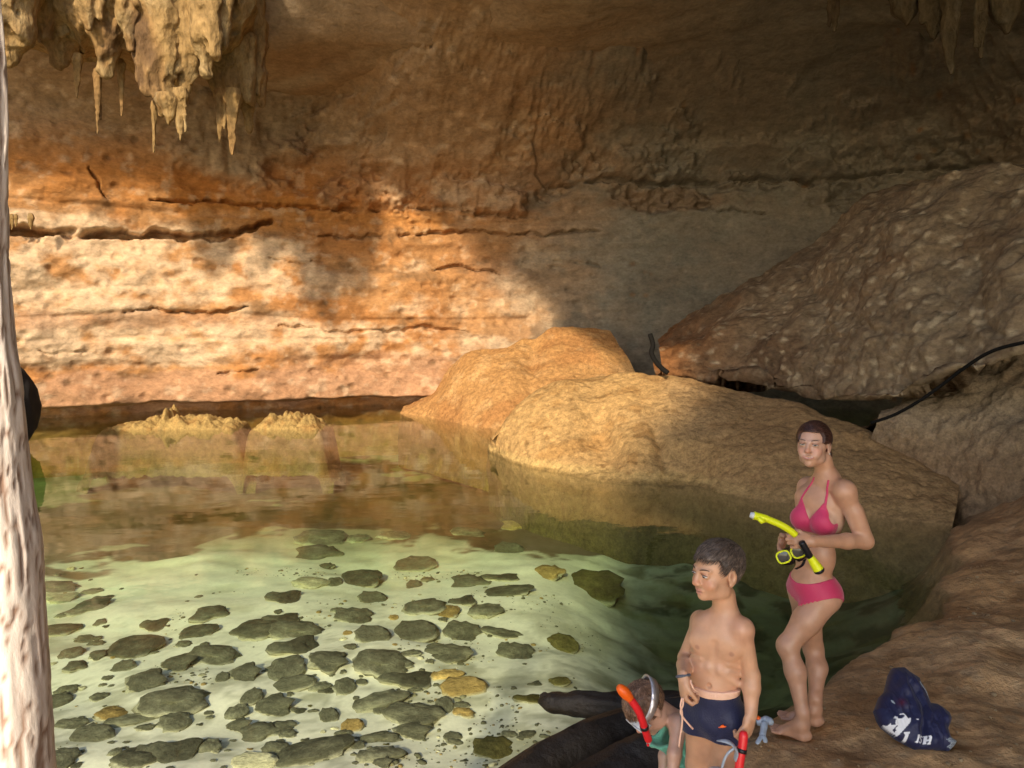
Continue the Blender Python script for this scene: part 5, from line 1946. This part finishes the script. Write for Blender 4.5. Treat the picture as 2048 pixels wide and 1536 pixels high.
folds = .008 * fbm(np.stack([(qq[:, 0] * .9 - qq[:, 1] * .35) / 13, (qq[:, 0] * .35 + qq[:, 1]) / 60, 0 * ang_], 1), 3, 1501, ridged=True) + .016 * fbm(s3, 2, 1503) + .0015 * fbm(s3 * 4, 2, 1505)
valley = -.035 * np.exp(-(polydist(qq, zx([(700, 470), (790, 600), (880, 760), (880, 1000), (900, 1250)]))[0] / 7) ** 2)
Yb = Y0_ + .34 * (1498 - qq[:, 1]) / 163
frontp = at(qq[:, 0], qq[:, 1], Yb) + np.array([0, -.75, .65]) * ((.085 * infl) + (folds + valley) * infl)[:, None]
backp = at(qq[:, 0], qq[:, 1], Yb + .002) + np.array([0, .6, -.8]) * (.07 * infl)[:, None]
kf_ = ins_.reshape(A_.shape)
kf_ = kf_[:-1, :-1] & kf_[1:, :-1] & kf_[1:, 1:] & kf_[:-1, 1:]
ix = np.arange(A_.size).reshape(A_.shape)
qd = np.stack([ix[:-1, :-1], ix[:-1, 1:], ix[1:, 1:], ix[1:, :-1]], -1)[kf_]
E = np.concatenate([qd[:, [a, b]] for a, b in ((0, 1), (1, 2), (2, 3), (3, 0))])
key = np.sort(E, 1)
_, inv, cnt = np.unique(key[:, 0] * 10 ** 6 + key[:, 1], return_inverse=True, return_counts=True)
rim = E[cnt[inv] == 1]
N_ = A_.size
allq = np.concatenate([qd, qd[:, ::-1] + N_, np.stack([rim[:, 1], rim[:, 0], rim[:, 0] + N_, rim[:, 1] + N_], 1)])
used = np.unique(allq)
rm = np.full(2 * N_, -1)
rm[used] = np.arange(len(used))
white = np.zeros(len(qq), bool)
grey_ = np.zeros(len(qq), bool)
for poly in ([(400, 990), (440, 1008), (470, 985), (478, 1008), (525, 1010), (512, 970), (522, 942), (488, 930), (500, 905), (535, 912), (548, 936), (600, 928), (622, 905), (600, 888), (560, 885), (575, 868), (622, 878),
              (645, 920), (662, 942), (692, 930), (698, 980), (640, 1062), (590, 1138), (520, 1088), (450, 1045)],
             [(640, 1095), (712, 1097), (708, 1120), (700, 1130), (705, 1208), (665, 1190), (668, 1130), (650, 1118)],
             [(812, 1135), (838, 1137), (830, 1232), (795, 1226), (798, 1210), (810, 1210)],
             [(893, 1148), (934, 1150), (936, 1192), (952, 1194), (945, 1152), (976, 1154), (986, 1256), (952, 1252), (956, 1216), (938, 1214), (940, 1250), (905, 1246), (908, 1160)],
             [(755, 945), (785, 948), (784, 962), (760, 958)]):
    white |= inside(qq, zx(poly))
white &= ~inside(qq, zx([(540, 1012), (556, 1020), (535, 1050), (552, 1070), (542, 1092), (516, 1058)]))
white |= polydist(qq, np.array(zx([(884, 1158), (866, 1148), (852, 1158), (856, 1178), (876, 1196), (878, 1220), (862, 1232), (846, 1222)])))[0] < 1.0
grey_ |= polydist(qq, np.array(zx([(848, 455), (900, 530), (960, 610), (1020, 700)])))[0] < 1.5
grey_ |= inside(qq, zx([(1165, 1200), (1240, 1165), (1370, 1205), (1330, 1265), (1275, 1310), (1215, 1280), (1235, 1240)])) & (np.sin((qq[:, 0] * .8 + qq[:, 1] * .6) * 2.2) > -.2)
grey_ |= inside(qq, zx([(458, 690), (490, 700), (512, 745), (495, 740), (470, 715)]))
cb = np.tile(np.array((.014, .016, .060)), (len(qq), 1))
rs = np.exp(-(np.hypot(qq[:, 0] - 1789, qq[:, 1] - 1413) / 7) ** 2)[:, None]
cb = cb * (1 - .7 * rs) + .7 * rs * np.array((.10, .006, .02))
cb2 = cb.copy()
cb2[white] = (.82, .82, .84)
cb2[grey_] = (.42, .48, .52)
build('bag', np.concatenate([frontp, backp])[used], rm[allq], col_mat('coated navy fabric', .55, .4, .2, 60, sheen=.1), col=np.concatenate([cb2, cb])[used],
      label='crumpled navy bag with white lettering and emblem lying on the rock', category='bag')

# ------------------------------------------------------------------ dark forked log half in the water
M_LOG = rock_mat('wet black wood', 10, .8, .55, .03, .5, .4, (1, 1, 1))
root = thing('fallen_log', ground(1380, 1440, 0), 'dark wet forked log lying in the water behind the bending child', 'log')


def limb(pts, rad, seed, name, ridge=.012):
    P0 = catmull(pts, 110)
    rr_ = np.interp(np.linspace(0, 1, 110), np.linspace(0, 1, len(rad)), rad)
    V, F = tube(P0, rr_, 26)
    nn = 110 * 26
    ax_ = np.repeat(P0, 26, 0)
    o = V[:nn] - ax_
    ang__ = np.tile(np.linspace(0, 2 * math.pi, 26, endpoint=False), 110)
    tt = np.repeat(np.linspace(0, 1, 110), 26)
    dd = fbm(np.stack([np.cos(ang__) * 3.2, np.sin(ang__) * 3.2, tt * 3], 1) + seed, 4, seed, ridged=True) * ridge + fbm(np.stack([np.cos(ang__), np.sin(ang__), tt * 5], 1) + seed, 3, seed + 3) * ridge * 1.4
    V[:nn] = V[:nn] + o / (np.linalg.norm(o, axis=1)[:, None] + 1e-9) * dd[:, None]
    a_ = fbm(V * 5, 4, seed + 7)
    build(name, V, F, M_LOG, root, col=colour_mix((.016, .012, .009), [(smooth(0, .6, a_) * .7, (.032, .024, .018))]))


limb([ground(1500, 1432, .10), ground(1380, 1438, .05), ground(1262, 1458, .0), ground(1140, 1512, -.03), ground(1010, 1596, -.06), ground(900, 1680, -.1)], [.10, .12, .13, .13, .12, .10], 1601, 'trunk')
limb([ground(1480, 1425, .06), ground(1350, 1418, .02), ground(1260, 1417, .0), ground(1170, 1410, -.01), ground(1105, 1402, -.02), ground(1082, 1396, -.03)], [.08, .085, .08, .07, .05, .015], 1611, 'branch')
limb([ground(1480, 1460, .12), ground(1360, 1492, .06), ground(1250, 1540, .0), ground(1130, 1610, -.03), ground(1000, 1690, -.1)], [.10, .12, .13, .12, .10], 1621, 'branch')

# ------------------------------------------------------------------ the pale tree beside the camera
YT = 1.06
ed = np.array([(-600, -60), (-200, -24), (140, 0), (300, 4), (500, 8), (600, 14), (700, 22), (760, 34), (850, 42), (900, 46), (960, 50), (1000, 55), (1100, 72), (1180, 76), (1300, 84), (1400, 92), (1470, 98), (1536, 101), (1800, 118), (2400, 150), (3300, 190)], float)
rw = np.interp(ed[:, 0], [-600, 140, 500, 800, 1100, 1536, 3300], [22, 28, 36, 54, 70, 86, 130])
axis_ = np.array([at(x - r_, y, YT) for (y, x), r_ in zip(ed, rw)])
rads = rw * (YT / FPX) * 1.02
up_ = [axis_[0] + (axis_[0] - axis_[1]) / np.linalg.norm(axis_[0] - axis_[1]) * k for k in (6.5, 4.5, 2.5, 1.0)]
axis_ = np.vstack([up_, axis_])
rads = np.concatenate([[.02, .03, .04, .045], rads])
low_pt = axis_[-1].copy()
z0 = float(land_z(np.array([low_pt[0]]), np.array([low_pt[1]]), shore_sd(np.array([[low_pt[0], low_pt[1]]])))[0])
k_ = axis_[:, 2] > z0
axis_, rads = axis_[k_], rads[k_]
axis_ = np.vstack([axis_, [axis_[-1][0] + .01, axis_[-1][1], z0 + .06], [axis_[-1][0] + .01, axis_[-1][1], z0 - .12]])
rads = np.concatenate([rads, [rads[-1] * 1.25, rads[-1] * 1.7]])
cum = np.concatenate([[0], np.cumsum(np.linalg.norm(np.diff(axis_, axis=0), axis=1))])
nn = 900
u_ = np.linspace(0, cum[-1], nn)
P0 = np.stack([np.interp(u_, cum, axis_[:, k]) for k in range(3)], 1)
for _ in range(6):
    P0[1:-1] = (P0[:-2] + 2 * P0[1:-1] + P0[2:]) / 4
rr_ = np.interp(u_, cum, rads)
sg = 72
V, F_ = tube(P0, rr_, sg)
m_ = nn * sg
o = V[:m_] - np.repeat(P0, sg, 0)
dirs = o / (np.linalg.norm(o, axis=1)[:, None] + 1e-9)
tt = np.repeat(u_, sg)
sm = dirs * np.repeat(np.clip(rr_, .02, 1), sg)[:, None]
qb = np.stack([dirs[:, 0] * 3.4, dirs[:, 1] * 3.4, tt * 9.0], 1)
qb = qb + .35 * np.stack([fbm(qb * .9, 3, 1711), fbm(qb * .9, 3, 1712), fbm(qb * .9, 3, 1713)], 1)
w1_, w2_, wid_ = worley(qb, 1701)
b1 = w2_ - w1_
b2 = fbm(np.stack([dirs[:, 0] * 2, dirs[:, 1] * 2, tt * 1.6], 1), 3, 1703)
b3 = fbm(np.stack([dirs[:, 0] * 13, dirs[:, 1] * 13, tt * 9], 1), 5, 1705, .6)
crk = smooth(.09, .015, b1 + .04 * b3)
dsp = .005 * b2 + .0016 * b3 - .0028 * crk + .0016 * (wid_ - .5)
V[:m_] += dirs * dsp[:, None]
c_ = colour_mix((.86, .78, .73), [(smooth(0, .6, b2) * .5, (.84, .77, .72)), (smooth(.2, .7, b3) * .45, (.70, .52, .44)), (smooth(.3, .75, -b3) * .35, (.58, .42, .34)), (crk * .85, (.30, .16, .10))])
c_ = np.vstack([c_, np.zeros((len(V) - m_, 3))])
M_BARK = rock_mat('pale flaking bark', 60, .5, .8, .004, .2, .25, (1, 1, .35))
root = thing('tree', (axis_[-1][0], axis_[-1][1], z0), 'pale barked slender tree at the left edge in bright sun', 'tree')
build('trunk', V, F_, M_BARK, root, col=c_)

# ------------------------------------------------------------------ stones on the pool bed: (x, y, width, height in photo pixels, tone)
ST = """108 1177 66 26,120 1198 55 20 p,186 1184 33 12,182 1217 55 34,207 1200 30 14,130 1231 22 14,201 1246 20 9,110 1264 62 24,168 1279 33 11,192 1288 27 11,143 1308 35 20,195 1312 37 18,153 1335 35 17,
261 1301 80 62,244 1335 42 17,356 1330 75 58,426 1312 80 38,290 1370 80 50,344 1405 100 54,135 1382 37 18,108 1407 50 30,310 1252 40 30,393 1268 58 24,368 1289 24 12,422 1231 62 30,509 1264 82 38,567 1240 62 24,
592 1264 92 36,571 1198 58 38,617 1167 62 24 p,667 1165 32 26,596 1297 84 44,567 1339 74 40,654 1326 98 46,489 1351 66 42,443 1357 27 22,580 1372 84 26,476 1426 38 40,501 1395 38 28,546 1417 84 46,265 1442 76 20,
145 1450 45 16,178 1473 76 30,124 1521 46 34,232 1506 20 24,344 1446 54 30,290 1457 40 15,476 1455 54 26,520 1470 70 30,654 1434 38 56,265 1521 64 36,350 1508 84 48,414 1496 50 26,620 1512 120 50,500 1527 90 30 p,
645 1078 92 38,637 1111 90 28,720 1078 42 18,786 1072 62 20,935 1066 62 22,1013 1103 68 26,1030 1055 55 22 t,823 1132 92 30,719 1163 70 48,825 1173 34 34,856 1161 25 20,939 1167 74 22,1005 1157 70 22,1013 1186 88 22,
1100 1148 60 26 t,1188 1175 112 62 o,740 1200 60 24,711 1235 62 32,676 1221 25 12,848 1215 72 40,928 1204 48 30,976 1223 62 44,893 1227 42 24 t,823 1268 92 54,738 1273 74 32,926 1268 62 38,1005 1268 72 20,
897 1310 88 32,1034 1308 62 34,761 1326 92 54,819 1364 92 46,897 1351 58 20 t,918 1380 98 40 t,686 1374 42 28,765 1405 96 38,885 1413 38 34,926 1426 38 20 t,831 1434 100 44,823 1467 80 38,902 1475 38 18,757 1480 66 26,
713 1492 30 15,765 1513 80 34,554 1500 50 26,554 1459 62 26,700 1455 46 26 t,990 1500 62 50 o,885 1240 24 12,1120 1290 60 30 o,1060 1400 50 22 o,1115 1365 44 18 o,1020 1470 30 14"""
TONES = {'d': ('dark', (.125, .122, .080)), 'p': ('pale', (.50, .47, .30)), 't': ('tan', (.34, .235, .085)), 'o': ('olive', (.12, .105, .035))}
variants = []
for k in range(9):
    v_, f_ = lump((0, 0, 0), (1, 1, 1), 1800 + 37 * k, 3, .55, fine=.16)
    v_[:, 2] = np.sign(v_[:, 2]) * np.abs(v_[:, 2]) ** .8
    variants.append((v_, f_))
meshes = {}


def stone_mesh(k, tone):
    if (k, tone) not in meshes:
        v_, f_ = variants[k]
        c_ = np.array(TONES[tone][1]) * (.8 + .5 * ((k * 7) % 5) / 4)
        a_ = fbm(v_ * 1.6 + k, 4, 1900 + k)
        # silt has settled round the foot of every stone
        meshes[(k, tone)] = mesh_data('stone', v_, f_, colour_mix(c_, [(smooth(0, .6, a_) * .5, c_ * 2.1), (smooth(.1, .7, -a_) * .6, c_ * .5), (smooth(.34, .0, v_[:, 2] + .18 * a_) * .8, (.46, .44, .31))]))
    return meshes[(k, tone)]


def zone(px, py):
    if px < 230:
        return 'beside the tree trunk' if py < 1340 else 'at the foot of the trunk'
    if py < 1150:
        return 'off the weedy patch' if px < 700 else 'below the golden boulder'
    if px > 960:
        return 'off the boy'
    if px > 860:
        return 'left of the forked log' if py > 1280 else 'in mid pool'
    if py > 1400:
        return 'in the near crowd' if px > 420 else 'in the near shallows'
    return 'on sand by the trunk' if px < 480 else 'on mid pool sand'


rows = []
rs_ = np.random.default_rng(23)
for it in ST.replace('\n', '').split(','):
    f4 = it.split()
    rows.append((float(f4[0]), float(f4[1]), float(f4[2]), float(f4[3]), f4[4] if len(f4) > 4 else 'd', False))
taken = np.array([r_[:2] for r_ in rows])
tries = 0
while len(rows) < 290 and tries < 6000:
    tries += 1
    px, py = rs_.uniform(80, 1090), rs_.uniform(1125, 1560)
    dens = .25 + .75 * smooth(1150, 1450, np.array(py)) + .25 * (px < 250)
    if rs_.random() > dens:
        continue
    if px > 930 and rs_.random() < .6:
        continue
    w0 = rs_.choice([9, 12, 16, 24, 38], p=[.34, .28, .20, .12, .06]) * (.8 + .4 * smooth(1200, 1500, np.array(py)))
    if np.hypot(taken[:, 0] - px, (taken[:, 1] - py) * 1.8).min() < 16:
        continue
    rows.append((px, py, w0, w0 * rs_.uniform(.4, .6), rs_.choice(['d', 'd', 'd', 'p', 't', 'o'], p=[.3, .3, .2, .06, .07, .07]), True))
    taken = np.vstack([taken, [px, py]])
PX = np.array([r_[0] for r_ in rows])
PY = np.array([r_[1] for r_ in rows])
zb = np.full(len(rows), -.6)
for _ in range(12):
    g = ground(PX, PY, zb)
    zb = bed_z(g[:, 0], g[:, 1])[0]
g = ground(PX, PY, zb)
stones = []
for i, (px, py, w_, h_, tone, small) in enumerate(rows):
    if zb[i] > -.03:
        continue
    dist_ = float(np.linalg.norm(g[i] - [0, 0, CAM_H]))
    sa = (CAM_H - zb[i]) / dist_
    wm = w_ * dist_ / FPX / 2
    hm = h_ * dist_ / FPX / 2
    zr = min(.20 * wm + .010, .6 * hm)
    dm = float(np.clip(hm * .95 / sa, .45 * wm, 1.5 * wm))
    k = int(rs_.integers(0, 9))
    o = obj('stone', stone_mesh(k, tone), M_STONE, None, (g[i][0], g[i][1], zb[i] + zr * .18))
    o.scale = (wm * .86, dm * .82, zr)
    o.rotation_euler = (rs_.uniform(-.1, .1), rs_.uniform(-.1, .1), rs_.uniform(-.35, .35))
    asp = w_ / h_
    size = 'large' if w_ > 78 else 'medium' if w_ > 48 else 'small' if w_ > 24 else 'tiny'
    shape = 'slablike' if asp > 2.5 else 'rounded' if asp < 1.7 else 'oval'
    stones.append((o, f'{size} {shape} {TONES[tone][0]} stone underwater {zone(px, py)}', px, size, py))
by = {}
for st in stones:
    by.setdefault(st[1], []).append(st)
ORD = ['leftmost', 'second from left', 'third from left', 'fourth from left', 'fifth from left', 'sixth from left', 'seventh from left', 'eighth from left', 'ninth from left']


def name_stones(ss_, lab, far=''):
    if len(ss_) > 9 and not far:
        ss_.sort(key=lambda q_: q_[4])
        h_ = -(-len(ss_) // 3) if len(ss_) > 18 else len(ss_) // 2
        name_stones(ss_[:h_], lab, 'farther ')
        if len(ss_) > 18:
            name_stones(ss_[h_:2 * h_], lab, 'midway ')
            h_ *= 2
        name_stones(ss_[h_:], lab, 'nearer ')
        return
    ss_.sort(key=lambda q_: q_[2])
    for j, st in enumerate(ss_):
        body = far + lab.replace(' stone ', ' stones ')
        if len(ss_) == 1:
            t_ = far + lab
        elif j == len(ss_) - 1:
            t_ = 'rightmost of ' + body
        elif j < len(ORD):
            t_ = ORD[j] + ' of ' + body
        else:
            t_ = 'one of the right hand ' + body
        st[0]['label'] = t_
        st[0]['category'] = 'stone'
        st[0]['group'] = 'stones on the pool bed'


for lab, ss_ in by.items():
    name_stones(ss_, lab)

# loose crumbs of rock on the near shore
sm_ = np.random.default_rng(31)
vv, ff = [], []
nbase = 0
cv, cf = lump((0, 0, 0), (1, 1, .7), 99, 1, .3)
cnt_ = 0
while cnt_ < 900:
    x, y = sm_.uniform(.9, 4.6), sm_.uniform(2.4, 6.5)
    sd_ = shore_sd(np.array([[x, y]]))
    if sd_[0] < .12:
        continue
    z = land_z(np.array([x]), np.array([y]), sd_)[0]
    r_ = sm_.uniform(.003, .009) * (1 + 1.2 * (sm_.random() < .06))
    vv.append(cv * r_ + [x, y, z + r_ * .3])
    ff.append(cf + nbase)
    nbase += len(cv)
    cnt_ += 1
vv, ff = np.vstack(vv), np.vstack(ff)
build('rock_crumbs', vv, ff, M_SHORE, col=np.tile(np.array((.34, .24, .13)), (len(vv), 1)), shade=False, kind='stuff', label='fine rock crumbs scattered over the near shore')

# gravel sifted between the stones on the pool bed
gv = np.random.default_rng(41)
cv, cf = lump((0, 0, 0), (1, 1, .55), 77, 1, .4)
vv, ff, cc_ = [], [], []
N_ = 0
cand = gv.uniform([-3.4, 3.0], [0.9, 9.0], (16000, 2))
pp = np.stack([cand[:, 0], cand[:, 1], 0 * cand[:, 0]], 1)
dn = smooth(-.05, .55, fbm(pp * 1.6, 4, 351)) * (.25 + .75 * smooth(6.5, 3.6, cand[:, 1]))
cand = cand[gv.random(len(cand)) < dn * .8][:5200]
zg = bed_z(cand[:, 0], cand[:, 1])[0]
for (x, y), z in zip(cand, zg):
    if z > -.05:
        continue
    r_ = gv.choice([.006, .010, .016, .026], p=[.45, .32, .17, .06])
    a_ = gv.uniform(0, 6.28)
    sx, sy = r_ * gv.uniform(.8, 1.5), r_ * gv.uniform(.7, 1.1)
    q_ = cv * [sx, sy, r_]
    vv.append(np.stack([q_[:, 0] * math.cos(a_) - q_[:, 1] * math.sin(a_) + x, q_[:, 0] * math.sin(a_) + q_[:, 1] * math.cos(a_) + y, q_[:, 2] + z + r_ * .1], 1))
    ff.append(cf + N_)
    N_ += len(cv)
    t_ = gv.choice(4, p=[.55, .2, .15, .1])
    cc_.append(np.tile(np.array([(.12, .118, .075), (.22, .21, .13), (.30, .22, .09), (.50, .47, .32)][t_]), (len(cv), 1)))
build('gravel', np.vstack(vv), np.vstack(ff), M_STONE, col=np.vstack(cc_), kind='stuff', label='loose dark gravel between the stones on the pool bed')
